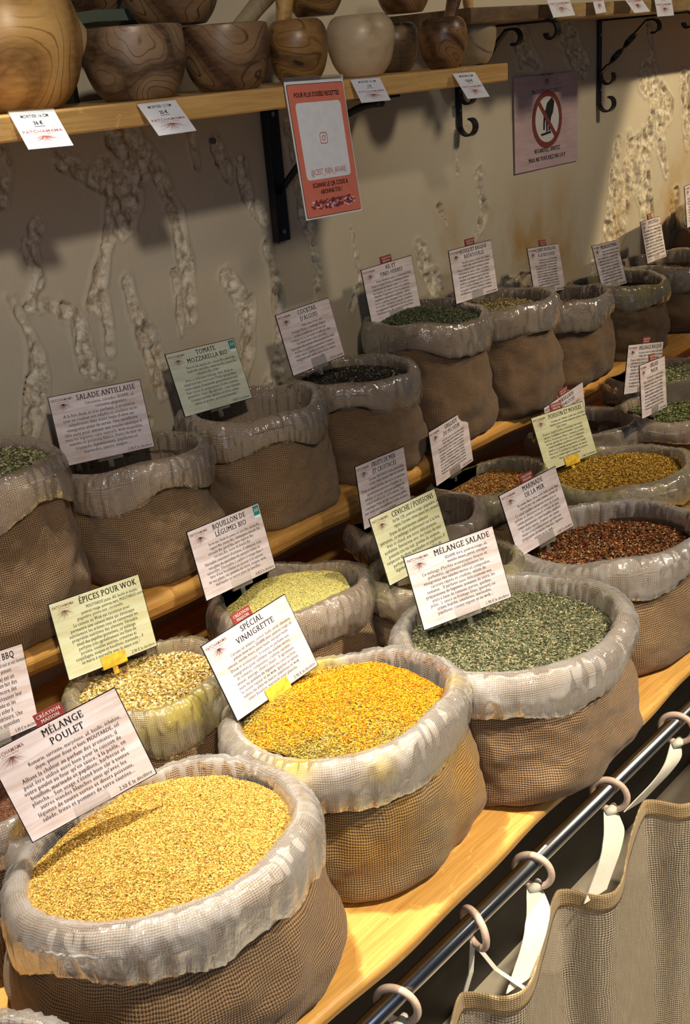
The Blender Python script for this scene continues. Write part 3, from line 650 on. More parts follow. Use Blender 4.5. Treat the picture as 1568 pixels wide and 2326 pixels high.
def make_heap(key, rf, k):
    s = SACKS[key]; cols, ln, wd, cnt, patch, lab = SP[s['spice']]
    if s['spice'] not in SMAT: SMAT[s['spice']] = mat_spice('spice_' + s['spice'], cols, .8 if s['spice'] != 'bouillon' else .95, patch)
    rr = np.random.default_rng(900 + k); Rin = s['R'] - .0435 * .74 * s['R'] / .177; zc = s['H'] - .006 - s['fill']
    def surf(x, y):
        r = np.hypot(x, y) / Rin; P = np.stack([x, y, 0 * x], 1)
        z = s['mound'] * (1 - r ** 2) + fnoise(P, 11, 3, k) * .0038 * (1 - .5 * r) + fnoise(P, 60, 2, k + 3) * .0012 - s['tilt'] * y * .8
        if key == 'poulet': z = z - .010 * np.exp(-((y - .055 - .25 * (x - .02)) / .016) ** 2) * np.exp(-((x - .01) / .07) ** 2)
        if key == 'bouillon': z = z + .008 * np.exp(-(((x - .0) / .04) ** 2 + ((y - .05) / .03) ** 2)) + fnoise(P, 32, 2, 40) * .003
        return z
    nr, nt_ = 34, 96; V = [[0, 0, 0]]; th = np.linspace(0, 2 * np.pi, nt_, endpoint=False); ra, _ = rf(th); fc = []
    for i in range(1, nr + 1):
        r = (Rin * ra + .004) * i / nr
        for a, b in zip(r * np.cos(th), r * np.sin(th)): V.append([a, b, 0])
    V = np.array(V); V = squash(V, key, -.030); V[:, 2] = surf(V[:, 0], V[:, 1])
    fc = [(0, 1 + i, 1 + (i + 1) % nt_) for i in range(nt_)]
    for i in range(nr - 1):
        a = 1 + i * nt_
        fc += [(a + j, a + nt_ + j, a + nt_ + (j + 1) % nt_, a + (j + 1) % nt_) for j in range(nt_)]
    # loose flakes and grains
    n = cnt; q = np.sqrt(rr.random(n)) * .985; t = rr.random(n) * 2 * np.pi; ra2, _ = rf(t); x = Rin * ra2 * q * np.cos(t); y = Rin * ra2 * q * np.sin(t)
    XY = squash(np.stack([x, y, 0 * x], 1), key, -.032); x, y = XY[:, 0], XY[:, 1]
    z = surf(x, y) + rr.random(n) * ln * .45; ctr = np.stack([x, y, z], 1)
    a = rr.normal(size=(n, 3)); a[:, 2] *= .38; a /= np.linalg.norm(a, axis=1)[:, None]
    b = rr.normal(size=(n, 3)); b = b - (b * a).sum(1)[:, None] * a; b /= np.linalg.norm(b, axis=1)[:, None]
    c = np.cross(a, b); sl = ln * rr.uniform(.5, 1.15, n)[:, None] / 2; sw = wd * rr.uniform(.6, 1.2, n)[:, None] / 2
    FV = np.stack([ctr - a * sl, ctr + b * sw + c * sw * .4, ctr + a * sl, ctr - b * sw + c * sw * .4], 1).reshape(-1, 3)   # bent diamond flake
    nb = len(V); ALL = np.vstack([V, FV]); idx = nb + np.arange(n * 4).reshape(-1, 4)
    # two bent triangles per flake
    T = np.concatenate([idx[:, [0, 1, 2]], idx[:, [0, 2, 3]]], 0)
    me = bpy.data.meshes.new('spice_heap'); me.vertices.add(len(ALL)); me.vertices.foreach_set('co', ALL.ravel().astype(np.float32))
    loops = [i for f in fc for i in f]; tot = np.concatenate([np.array(loops, np.int32), T.ravel().astype(np.int32)])
    sizes = np.array([len(f) for f in fc] + [3] * len(T), np.int32); starts = np.concatenate([[0], np.cumsum(sizes)[:-1]]).astype(np.int32)
    me.loops.add(len(tot)); me.loops.foreach_set('vertex_index', tot); me.polygons.add(len(sizes)); me.polygons.foreach_set('loop_start', starts)
    me.update(); me.validate()
    mk = 'heap_' + s['spice']
    if mk not in SMAT: SMAT[mk] = mat_heap(mk, [(p, tuple(.62 * v for v in c_)) for p, c_ in cols], 1 / (ln * .55), ln * .4)
    o = link('spice_heap', me, SMAT[s['spice']]); me.materials.append(SMAT[mk])
    mi = np.zeros(len(sizes), np.int32); mi[:len(fc)] = 1; me.polygons.foreach_set('material_index', mi)
    o.location = (s['cx'], s['cy'], s['z0'] + zc)
    tag(o, SPLAB.get(key, lab), 'spice', 'loose spices in the sacks', 'stuff')
for k, key in enumerate(SACKS):
    root, rf = make_sack(key, k); make_heap(key, rf, k)

sr = bpy.data.objects['spice_sack.002']
mb = MB(); pts = [on_h(px, py, H0) - sr.location for px, py in ((1108, 1806), (1140, 1822), (1180, 1829), (1220, 1829), (1244, 1818))]
mb.tube([p + Vector((0, .006, .006)) for p in pts], [.003, .006, .007, .006, .003], 12)
q = mb.build('bottom_seam', JUTE, sr, smooth=True); l = q.data.uv_layers.new(name='UVMap')
for lp in q.data.loops: c_ = q.data.vertices[lp.vertex_index].co; l.data[lp.index].uv = (c_.x, c_.z * 1.5 + c_.y)
# ------------------------------------------------------------------ description cards
CW, CH = .149, .1106
def logo_mesh():
    mb = MB(); text_lines(mb, [('PATCHAMAMA', 0, .0185, .0058, False, .034, 'c', 1.0), ('LES ÉPICES DU MONDE', 0, .0158, .0019, False, .026, 'c', 1.0)], False)
    r = random.Random(4)
    for i in range(21):
        a = math.pi * (1.02 + .96 * i / 20); ln = r.uniform(.008, .0155) * (1 if 3 < i < 17 else 1.1); x = y = 0.0; px, py = 0.0, .0135; ww = .0006
        for sgm in range(4):
            a2 = a + r.uniform(-.16, .16); nx_ = px + math.cos(a2) * ln / 4 * 1.05; ny = py + math.sin(a2) * ln / 4 * 1.15
            dx, dy = -(ny - py), nx_ - px; l = math.hypot(dx, dy); w1 = ww * (1 - sgm / 4.5) / 2; w2 = ww * (1 - (sgm + 1) / 4.5) / 2
            mb.add([(px - dx / l * w1, py - dy / l * w1, 0), (px + dx / l * w1, py + dy / l * w1, 0), (nx_ + dx / l * w2, ny + dy / l * w2, 0), (nx_ - dx / l * w2, ny - dy / l * w2, 0)], [(0, 1, 2, 3)])
            px, py = nx_, ny
    return mb
LOGO = logo_mesh()
LOGO_ME = mesh('logo', LOGO.v, LOGO.f, False)
def plate(w0, w1, h0, h1, z0, z1, r=.0015):
    mb = MB(); mb.box(w0, w1, h0, h1, z0, z1); return mb
FILL = ['Sel, poivre, persil, ail, piment doux, oignon,', 'basilic, thym, romarin, sarriette, estragon', 'Doux et chaud à la fois, ce mélange parfume', 'subtilement les sauces, soupes et crudités,', 'les légumes de toutes sortes et les viandes', 'blanches. Il agrémente aussi les poissons,', 'papillotes, marinades et grillades, salades,', 'tartes et quiches, fromages frais et yaourts,', 'riz et pâtes, barbecue et plancha, bouillons', 'ou simplement saupoudré en fin de cuisson.', 'Savoureux avec des crustacés et des fruits']
def card(key, pose, titles, ing, body, price, paper, label, red=False, bio=False, holder=None, tx=None):
    x, y, h, yaw, tilt, roll = pose; P = Vector((x * U, y * U, EYE + h * U))
    cy, sy, ct, st, cr, sr = math.cos(yaw), math.sin(yaw), math.cos(tilt), math.sin(tilt), math.cos(roll), math.sin(roll)
    r = Vector((cy, sy, 0)); n = Vector((sy, -cy, 0)); u = Vector((0, 0, 1)) * ct - n * st
    r2 = r * cr + u * sr; u2 = u * cr - r * sr; n2 = r2.cross(u2)
    mt = Matrix(((r2.x, u2.x, n2.x, P.x), (r2.y, u2.y, n2.y, P.y), (r2.z, u2.z, n2.z, P.z), (0, 0, 0, 1)))
    root = empty('description_card', mt, label, 'card', 'description cards standing in the sacks')
    e = .0011
    plate(-CW / 2, CW / 2, 0, CH, -.0016, 0).build('backing', BLACK, root)
    plate(-CW / 2 + e, CW / 2 - e, e, CH - e, 0, .0003).build('paper', paper, root)
    tx = tx if tx is not None else (.019 if len(titles) == 1 else .008)
    t = MB(); k = len(titles); ts = .0125 if k == 1 else .0118; yy = CH - .0135 if k == 1 else CH - .0125; ls = []
    for a in titles: ls.append((a, tx, yy, ts, True, .096, 'c', .80)); yy -= .0118
    text_lines(t, ls); offset_z(t, .0006); t.build('title', INK, root)
    b = MB(); ls = []; nl = len(ing) + len(body); bot = .0135; yy += .0118 - .0085 - (.0 if k == 1 else .0008); pitch = (yy - bot) / max(1, nl - 1 + .25); sz = min(.0083, pitch * .98)
    for i, a in enumerate(ing): ls.append((a, tx + .004 if i < 2 else 0, yy, sz * .92, False, .108 if i < 2 else .136, 'c', .80)); yy -= pitch * .97
    yy -= pitch * .12
    for a in body: ls.append((a, 0, yy, sz, False, .140, 'c', .84)); yy -= pitch
    ls.append((price, CW / 2 - .004, .0038, .0062, False, .05, 'r', .8))
    text_lines(b, ls); offset_z(b, .0006); b.build('description_text', INK, root)
    lo = bpy.data.objects.new('logo', LOGO_ME); C.objects.link(lo); lo.parent = root; lo.location = (-CW / 2 + .021, CH - .0285, .0006)
    if not LOGO_ME.materials: LOGO_ME.materials.append(BROWNINK)
    if red:
        q = plate(-.016, .016, CH - .0012, CH + .0135, -.002, -.0004); rt = q.build('house_blend_tag', REDTAG, root); rt['label'] = 'dark red tag reading CRÉATION MAISON'
        t = MB(); text_lines(t, [('CRÉATION', 0, CH + .0072, .0058, True, .029, 'c', .85), ('MAISON', 0, CH + .0016, .0058, True, .024, 'c', .85)]); offset_z(t, .0001); t.build('tag_text', WHITEINK, rt)
    if bio:
        q = plate(CW / 2 - .015, CW / 2 - .003, CH - .018, CH - .003, .0004, .0007); sq = q.build('organic_mark', plain('teal_print', (.02, .24, .22), .4), root)
        t = MB(); text_lines(t, [('AB', CW / 2 - .009, CH - .0122, .0078, True, .011, 'c', .85)]); 
        mbx = MB(); offset_z(t, .0009); t.build('mark_letters', WHITEINK, sq)
        q = plate(CW / 2 - .015, CW / 2 - .003, CH - .0225, CH - .018, .0004, .0007); q.build('mark_footer', WHITE, sq)
    hm = holder or ACRYL
    q = plate(-.020, .020, -.004, .0145, .0012, .0026); q.box(-.020, .020, -.004, -.0022, -.004, .0026); q.box(-.004, .004, -.016, -.004, -.002, 0); q.build('clip_holder', hm, root)
    return root
PR = lambda p: p + ' € le décilitre'
card('poulet', (.728, 1.298, -1.049, -.422, .299, .222), ['MÉLANGE', 'POULET'], ['Romarin, sarriette, marjolaine, ail, basilic, échalote,', 'thym, piment doux et fort, MOUTARDE, sel'],
     ['Alliant la chaleur au parfum des aromates, il', 'peut être utilisé aussi bien pour la cuisson de', "votre poulet au four qu'en sauce, à la poêle, en", 'bouillon, marinade et papillote, barbecue et', "plancha... Son usage s'étend bien sûr à toutes", "autres viandes blanches ainsi qu'avec les", 'légumes de toutes sortes et divers poissons,', 'salade, frites et pommes de terre sautées...'], PR('2.50'), PAPER,
     'white wood-grain card titled MÉLANGE POULET in the largest front sack', red=True)
card('bbq', (.755, 1.639, -1.080, .340, .258, -.264), ['MÉLANGE BBQ'], ['Paprika, ail, oignon, poivre, thé noir et vert fermenté,', 'sel, sucre, piment'],
     ["Le rub (frotter en anglais) est un", "mélange d'épices dont l'on fait des", 'marinades sèches ou encore des', 'assaisonnements pour rehausser leur', 'saveur. La note fumée et les', 'épices du rub va aider à', 'former la croûte extérieure. Une', 'viande à griller au quotidien'], PR('5.90'), PAPER, 'card cut off at the left edge, its title ending in Q')
card('wok', (1.070, 1.720, -1.096, -.025, .304, -.082), ['ÉPICES POUR WOK'], ['MOUTARDE jaune, AIL haché et moulu,', 'poivron rouge, poivron vert, MOUTARDE noire,', 'gingembre, poivre noir, citronnelle.'],
     ['La cuisson au Wok est reconnue pour', 'permettre une cuisson lente qui développe', 'subtilement les arômes tout en conservant les', 'propriétés nutritives des aliments. Véritable', 'éveil des papilles gustatives, ce mélange', 'parfume très agréablement les filets de', 'poulets, nouilles sautées, crevettes et', 'coquillages, soupes et bouillons, marinade... il', 'se marie à merveille avec la sauce soja !'], PR('2.90'), PAPER_G, 'greenish card titled ÉPICES POUR WOK', holder=ACRYL_Y)
card('bouillon', (1.419, 1.707, -1.060, .014, .256, -.031), ['BOUILLON DE', 'LÉGUMES BIO'], ['Sel de mer, fécule de pomme de terre Bio, carotte Bio,', 'oignon Bio, panais Bio, champignon shiitaké Bio,', 'citrouille Bio, persil Bio, huile végétale Bio,', 'curcuma Bio, racine de livèche Bio'],
     ["Véritable concentré d'arômes, il rehausse tous", 'vos plats du quotidien de saveurs riches et', 'naturelles. Dissoudre 1 cuillère à soupe dans 1', "litre d'eau bouillante ou ajouter à la cuisson", 'de vos pâtes, riz, pomme de terre, soupes, wok,', 'marinades et autres plats de lentilles...'], PR('4.90'), PAPER, 'pinkish card titled BOUILLON DE LÉGUMES BIO with a small teal mark', bio=True)
card('vinaigrette', (1.194, 1.368, -1.104, -.083, .404, .103), ['SPÉCIAL', 'VINAIGRETTE'], ['Curcuma, ail, échalote, cerfeuil, basilic, persil, ciboulette,', 'piment doux niora, SESAME doré, poivron rouge, ail', 'semoule, menthe douce, persil feuille, estragon feuille'],
     ['Doux et aromatique, il colore et parfume vos', 'vinaigrettes pour sublimer les salades vertes,', 'de tomates, composées, crudités, carotte,', 'avocat, asperge, chèvre chaud... Il agrémente', 'aussi les poêlées de légumes ou cuits au four,', 'la cuisine vapeur et au wok, quiches et tartes', 'salées, les plats en sauces, papillotes et wok,', 'court bouillon, marinade pour plancha...'], PR('2.90'), PAPER, 'card titled SPÉCIAL VINAIGRETTE standing in the turmeric yellow mix', red=True, holder=ACRYL_Y)
card('salade', (1.613, 1.228, -1.079, -.425, .322, .082), ['MÉLANGE SALADE'], ['SESAME doré, poivron rouge, ail,', 'menthe douce, persil, estragon'],
     ["Ce mélange d'herbes aromatiques douces et", 'parfumées, agrémente subtilement les', 'vinaigrettes des salades vertes et composées,', 'carottes râpées et crudités, salade de', 'tomates... Il parfume aussi délicatement vos', 'préparations de légumes, pommes de terre, les', 'plats à base de tomates (tartes, quiches,', 'pizza...), sauce au fromage blanc (yaourt) ou', 'crème fraîche, omelettes, marinades,', 'papillotes, cuisine vapeur et au wok...'], PR('1.90'), PAPER, 'card titled MÉLANGE SALADE standing in the grey-green herbs')
card('antillaise', (1.338, 2.014, -.788, -.351, .258, -.003), ['SALADE ANTILLAISE'], ['Ciboulette, colombo, SESAME, ail,', 'coriandre, gingembre'],
     ['A la fois doux et très parfumé, il aromatise', 'tout en couleur vos salades et crudités en le', "réhydratant dans votre huile d'olive ou", 'vinaigrette avant de servir. Une excellente', 'idée aussi pour amener une touche exotique à', 'tous les légumes cuits vapeurs, wok ou poêlés,', 'viandes et poissons blancs, fruits de mer et', 'crustacés, légumineuses, papillotes et', 'marinades, sauces, soupes ...'], PR('2.90'), PAPER, 'lilac-tinted card titled SALADE ANTILLAISE against the wall', tx=.016)
card('tomate', (1.686, 2.028, -.771, -.044, .356, -.036), ['TOMATE', 'MOZZARELLA BIO'], ['Fleur de Sel, paprika Bio, tomate Bio, poivre Bio,', 'basilic Bio, persil Bio, cumin noir Bio, piment Bio,', 'ciboulette Bio, ail Bio'],
     ['Avec ce délicieux mélange, frais, doux et', "chaud à la fois, c'est toute l'Italie qui parfume", 'votre cuisine. Il ensoleille gustativement aussi', 'bien toutes les préparations froides (salades,', 'gaspachos, toast, dip apéritifs...) que chaudes', '(tomates au four, quiches et tartes salées,', 'sauces et gratins, un incontournable !'], PR('3.90'), PAPER_T, 'pale green card titled TOMATE MOZZARELLA BIO', bio=True)
card('cocktail', (1.971, 1.949, -.726, .072, .252, .005), ['COCKTAIL', "D'ALGUES"], ['Dulse, laitue de mer, nori'], ["D'origine France, ce mélange d'algues", 'séchées et paillettes se marient par', 'trempage de riz, de viande et saillantes dans', 'les préparations cuites que crues.', 'Leur goût iodé parfume délicieusement les œufs', 'bouillies et papillotes, marinades et sauces,', 'crème vapeur, quiches, poissons et crustacés', 'vinaigrette pour salade, pâtes brisée, beurre', 'poissons paëlla'], PR('3.90'), PAPER, "pinkish card titled COCKTAIL D'ALGUES in the black seaweed sack")
card('ail', (2.424, 2.063, -.705, -.061, .148, .031), ['AIL ET', 'FINES HERBES'], ['Persil, ciboulette, basilic et cerfeuil pour Vinai'], FILL[2:], PR('2.90'), PAPER, 'pinkish card titled AIL ET FINES HERBES', red=True)
card('bouquet', (2.700, 1.973, -.699, -.008, .142, -.010), ['BOUQUET BASQUE', 'RATATOUILLE'], FILL[:2], FILL[2:10], PR('2.50'), PAPER, 'pinkish card titled BOUQUET BASQUE RATATOUILLE', red=True)
card('court', (3.183, 2.022, -.784, .077, .219, -.091), ['COURT-BOUILLON', 'À LA BASQUAISE'], FILL[:2], FILL[2:], PR('2.90'), PAPER, 'card titled COURT-BOUILLON above the slumped sack', red=True)
card('melange', (3.460, 1.934, -.813, .131, .293, -.073), ['MÉLANGE BOTIFARRA'], FILL[:2], FILL[2:], PR('2.90'), PAPER, 'pinkish card without a red tag at the crumpled sack near the right end')
card('nine', (3.907, 2.006, -.803, .151, .220, -.049), ['ÉPICES PAËLLA'], FILL[1:2], FILL[2:], PR('3.90'), PAPER, 'small card with red tag in the dark glossy rimmed sack', red=True)
card('ten', (4.196, 1.989, -.710, .102, .109, .004), ['HERBES'], FILL[:2], FILL[2:], PR('2.90'), PAPER, 'card cut off by the right edge of the photo against the wall')
card('basque', (3.144, 1.656, -1.072, -.062, .018, -.165), ['MÉLANGE BASQUE'], FILL[:2], FILL[2:], PR('2.50'), PAPER, 'card titled MÉLANGE BASQUE partly behind another card', red=True)
card('maison', (2.907, 1.486, -1.051, .143, .118, -.117), ['GRILLADE', 'MAISON'], FILL[:1], FILL[2:], PR('2.50'), PAPER, 'orange-smudged card overlapping the MÉLANGE BASQUE card', red=True)
card('persillade', (2.691, 1.650, -1.110, -.011, .042, .112), ['PERSILLADE', 'ANDALOUSE'], FILL[:2], FILL[2:], PR('2.90'), PAPER, 'card titled PERSILLADE half hidden behind the fish and mussels card', red=True)
card('poisson', (2.563, 1.560, -1.112, -.185, .383, -.009), ['POISSON ET MOULES'], ['Curcuma, ail, échalote, aneth, anis, coriandre,', 'fenouil, persil, cerfeuil, moutarde, poivre, fenouil', 'aneth, laurier.'],
     ['Doux et chaud à la fois, aromatique aux notes', 'épicées, il sublime et personnalise à merveille', 'les filets de poissons blancs, crustacés et fruits', 'de mer, gratins de la mer, sauces crémeuses,', 'courts-bouillons, papillotes et marinades,', 'moules à la plancha ou marinières, à l’aneth', "d'un curry, il parfume vos légumes de saison", 'sautés, la cuisine vapeur et wok, les risottos', 'blancs et les vinaigrettes.'], PR('2.60'), PAPER_G, 'greenish card titled POISSON ET MOULES', red=True, holder=ACRYL_Y)
card('grillade', (2.316, 1.790, -1.108, .128, .099, .016), ['GRILLADE', 'DU PÊCHEUR'], FILL[:2], FILL[2:], PR('2.60'), PAPER, 'narrow-looking card titled GRILLADE DU PÊCHEUR')
card('fruits', (1.887, 1.673, -1.062, .120, .142, -.080), ['FRUITS DE MER', 'ET CRUSTACÉS'], ['Curcuma, MOUTARDE moulue, poivron blanc', 'et noir, cumin, fenouil, crème de la lavande,'],
     ['Doux et chaud à la fois, aux notes aromatiques', 'agréablement poivrées et fraîches, ce', 'mélange est un pur idéal pour parfumer les', "courts-bouillons lors de la cuisson. Tout", 'coquillages, fruits de mer ou poissons grillés,', 'mais subtil avec les papillotes et plats en sauce,', 'soupes et risottos'], PR('2.90'), PAPER, 'card titled FRUITS DE MER ET CRUSTACÉS in front of the raised shelf')
card('ceviche', (1.726, 1.440, -1.077, -.078, .305, .018), ['CEVICHE / POISSONS'], ['Sel fin 12%, poivron rouge, gingembre, ail,', 'oignon, Curcuma, citron, piment fort, citronnelle.'],
     ['Joyau du patrimoine culinaire', 'péruvien, ce mélange traditionnel est à la fois', 'frais et chaud, aux notes délicatement', 'acidulées. Savoureux avec des fruits de mer', 'poisson cru ou cuit, gravlax de saumon,', 'carpaccio de thon, marinades et papillotes, il', 'parfume agréablement une poêlée de', 'légumes, riz et fenouil, pommes des'], PR('2.90'), PAPER_G, 'green-tinted card titled CEVICHE / POISSONS', holder=ACRYL_Y)
card('marinade', (2.070, 1.330, -1.115, -.117, .329, .051), ['MARINADE', 'DE LA MER'], ['Ail, pomme Niora, citron, aneth, basilic, persil, thym', 'baies de mer, sel, cumin, piment, cerfeuil, ail'],
     ['Ce subtil équilibre savoureux aromatise et', "parfume en délicatesse les produits de l'océan", 'comme poissons, crustacés et fruits de mer,', 'soupes de poissons, court bouillon, papillote', 'et cuisine vapeur... Il amène une saveur', 'unique et merveilleusement agréable aux', 'préparations de viandes blanches, légumes,', 'salades ou riz, wok...'], PR('2.60'), PAPER, 'card titled MARINADE DE LA MER standing in the dark red flakes', red=True)

# ------------------------------------------------------------------ olive wood mortars on the wall shelf
def lathe(prof, n=72, noise_amp=0.0, seed=0):
    th = np.linspace(0, 2 * np.pi, n, endpoint=False); V = []
    for r, z in prof: V.append(np.stack([r * np.cos(th), r * np.sin(th), np.full(n, z)], 1))
    V = np.concatenate(V)
    if noise_amp: V[:, :2] *= 1 + noise_amp * vnoise(V, 14, seed)[:, None]
    f = grid_faces(n, len(prof)); f.append(tuple(range(n))[::-1]); f.append(tuple((len(prof) - 1) * n + i for i in range(n)))
    return V, f
def smooth_prof(pts, k=8):
    out = []
    P = [Vector((a, b, 0)) for a, b in pts]; n = len(P)
    for i in range(n - 1):
        p0, p1, p2, p3 = P[max(i - 1, 0)], P[i], P[i + 1], P[min(i + 2, n - 1)]
        for j in range(k):
            t = j / k; q = .5 * ((2 * p1) + (p2 - p0) * t + (2 * p0 - 5 * p1 + 4 * p2 - p3) * t * t + (3 * p1 - p0 - 3 * p2 + p3) * t ** 3)
            out.append((max(q.x, .001), q.y))
    out.append(pts[-1]); return out
SHZ = EYE - .0415 * U
def mortar(kind, rho, R, H, mat, label, y=None, z=SHZ, tilt=0, x=None):
    y = y if y is not None else 1.745 * U + R; x = rho * y if x is None else x
    if kind == 'bowl': pr = [(.58, 0), (.66, .015), (.84, .18), (.96, .42), (1.0, .66), (1.0, .88), (.985, .985)]; inn = [(.94, 1.0), (.86, .985), (.83, .8), (.7, .4), (.3, .22), (.01, .2)]
    elif kind == 'ball': pr = [(.50, 0), (.62, .02), (.86, .18), (1.0, .46), (.97, .68), (.84, .88), (.72, .97)]; inn = [(.66, 1.0), (.60, .96), (.62, .7), (.5, .4), (.01, .3)]
    else: pr = [(.50, 0), (.60, .02), (.82, .20), (.96, .45), (1.0, .64), (.96, .80), (.84, .93), (.68, .995)]; inn = [(.60, .99), (.55, .94), (.56, .7), (.45, .4), (.01, .3)]
    P = [(a * R, b * H) for a, b in smooth_prof(pr, 5)]; I = [(a * R, b * H) for a, b in smooth_prof(inn, 4)]
    root = empty('mortar', Matrix.Translation((x, y, z + .0004)) @ Matrix.Rotation(tilt, 4, 'Y'), label, 'mortar', 'olive wood mortars on the wall shelf')
    V, f = lathe(P + I[1:], 80, .012, int(rho * 99)); link('mortar_bowl', mesh('mortar_bowl', V, f), mat, root)
    return root, x, y
def pestle(p0, p1, r0, r1, mat, label):
    p0, p1 = Vector(p0), Vector(p1); d = (p1 - p0); ln = d.length; q = d.to_track_quat('Z', 'Y').to_matrix().to_4x4(); q.translation = p0
    prof = smooth_prof([(.3 * r0, 0), (r0 * .9, ln * .03), (r0, ln * .12), (r0 * .85, ln * .3), ((r0 + r1) / 2 * .82, ln * .5), (r1 * .9, ln * .75), (r1, ln * .93), (r1 * .6, ln)], 5)
    V, f = lathe(prof, 32, .03, 5); o = link('pestle', mesh('pestle', V, f), mat); o.matrix_world = q; return tag(o, label, 'pestle', 'olive wood pestles')
OL = [((.66, .40, .14), (.52, .29, .09), (.22, .11, .035)), ((.46, .30, .17), (.32, .20, .11), (.10, .055, .03)), ((.40, .24, .12), (.24, .13, .065), (.06, .03, .018)),
      ((.46, .24, .07), (.22, .11, .04), (.035, .02, .012)), ((.56, .42, .26), (.46, .33, .19), (.30, .19, .10)), ((.38, .27, .15), (.30, .20, .11), (.13, .08, .04)),
      ((.42, .22, .08), (.28, .13, .05), (.07, .03, .015)), ((.52, .40, .24), (.38, .28, .15), (.17, .11, .06))]
om = [mat_olive('olive_wood_%s' % n, *[tuple(v * (1 if i in (0, 4) else .66) for v in c_) for c_ in OL[i]], i * 2.3 + 1, (4, 5, 6, 9, 4, 7, 9, 6)[i], (30, 40, 38, 30, 4, 24, 30, 22)[i]) for i, n in enumerate(('honey', 'grey', 'dark', 'burl', 'pale', 'stripe', 'russet', 'sand'))]
def htop(px, py, y): return on_y(px, py, y / U).z
mortar('ball', .628, .092, .165, om[0], 'large round honey-coloured mortar at the top left corner')
m2 = mortar('bowl', .776, .0700, .091, om[1], 'wide flat-rimmed greyish mortar with flowing dark grain, second from the left')
m3 = mortar('bowl', .906, .0640, .088, om[2], 'dark flat-rimmed mortar above the gap left of the salmon sign')
m4_ = mortar('egg', 1.022, .0475, .090, om[3], 'mortar half near-black half amber, right above the salmon sign')
m5 = mortar('egg', 1.137, .0560, .093, om[4], 'pale plain mortar with a smooth surface, fourth in from the right end')
m6 = mortar('egg', 1.205, .0440, .082, om[5], 'brown striped mortar squeezed behind the pale one', y=1.38)
m7 = mortar('egg', 1.308, .0430, .082, om[6], 'russet burl mortar with a twisted pestle, second from the shelf end')
m8 = mortar('egg', 1.378, .0450, .088, om[7], 'sandy striped mortar closest to the right shelf end', y=1.36)
mortar('bowl', 0, .072, .105, om[2], 'brown mortar stacked on the rims of the two flat-rimmed mortars', y=1.325, z=SHZ + .0925, x=on_y(392, 20, 1.325 / U).x)
mortar('egg', 0, .052, .10, om[3], 'very dark burl mortar stacked above the pale one', y=1.30, z=SHZ + .0945, x=on_y(715, 10, 1.30 / U).x)
mortar('bowl', 0, .050, .09, om[6], 'dark bowl stacked between the pale and russet mortars', y=1.325, z=SHZ + .0945, x=on_y(918, 20, 1.325 / U).x)
mortar('egg', 0, .055, .10, om[2], 'dark mortar in shade behind the stacked ones at upper left', y=1.44, z=SHZ + .12, x=on_y(215, 0, 1.44 / U).x)
mbx = MB(); mbx.box(on_y(150, 0, 1.44 / U).x, on_y(330, 0, 1.44 / U).x, 1.375, 1.50, SHZ + .1165 - .012, SHZ + .1195)
for xx in (on_y(152, 0, 1.44 / U).x, on_y(322, 0, 1.44 / U).x): mbx.box(xx, xx + .008, 1.46, 1.50, SHZ, SHZ + .11)
tag(mbx.build('riser_stand', plain('grey_green_glass', (.10, .13, .10), .25)), 'grey-green riser behind the mortars carrying a dark mortar', 'stand')
pestle((m2[1] - .02, 1.335, SHZ + .040), on_y(95, -35, 1.27 / U), .017, .0145, om[4], 'pale knotty pestle leaning left out of the second mortar')
pestle((m3[1] - .005, 1.33, SHZ + .030), on_y(620, -30, 1.30 / U), .016, .015, om[7], 'thick pale pestle leaning right out of the dark flat-rimmed mortar')
pestle((m4_[1] - .004, 1.30, SHZ + .035), on_y(648, -40, 1.29 / U), .013, .015, om[0], 'reddish upright pestle above the salmon sign')
pestle((m7[1], m7[2], SHZ + .032), on_y(1040, -40, 1.27 / U), .012, .014, om[6], 'twisted russet pestle in the russet mortar')
pestle((m8[1] - .004, 1.36, SHZ + .035), on_y(1062, -10, 1.36 / U), .008, .010, om[0], 'thin amber pestle in the last mortar')

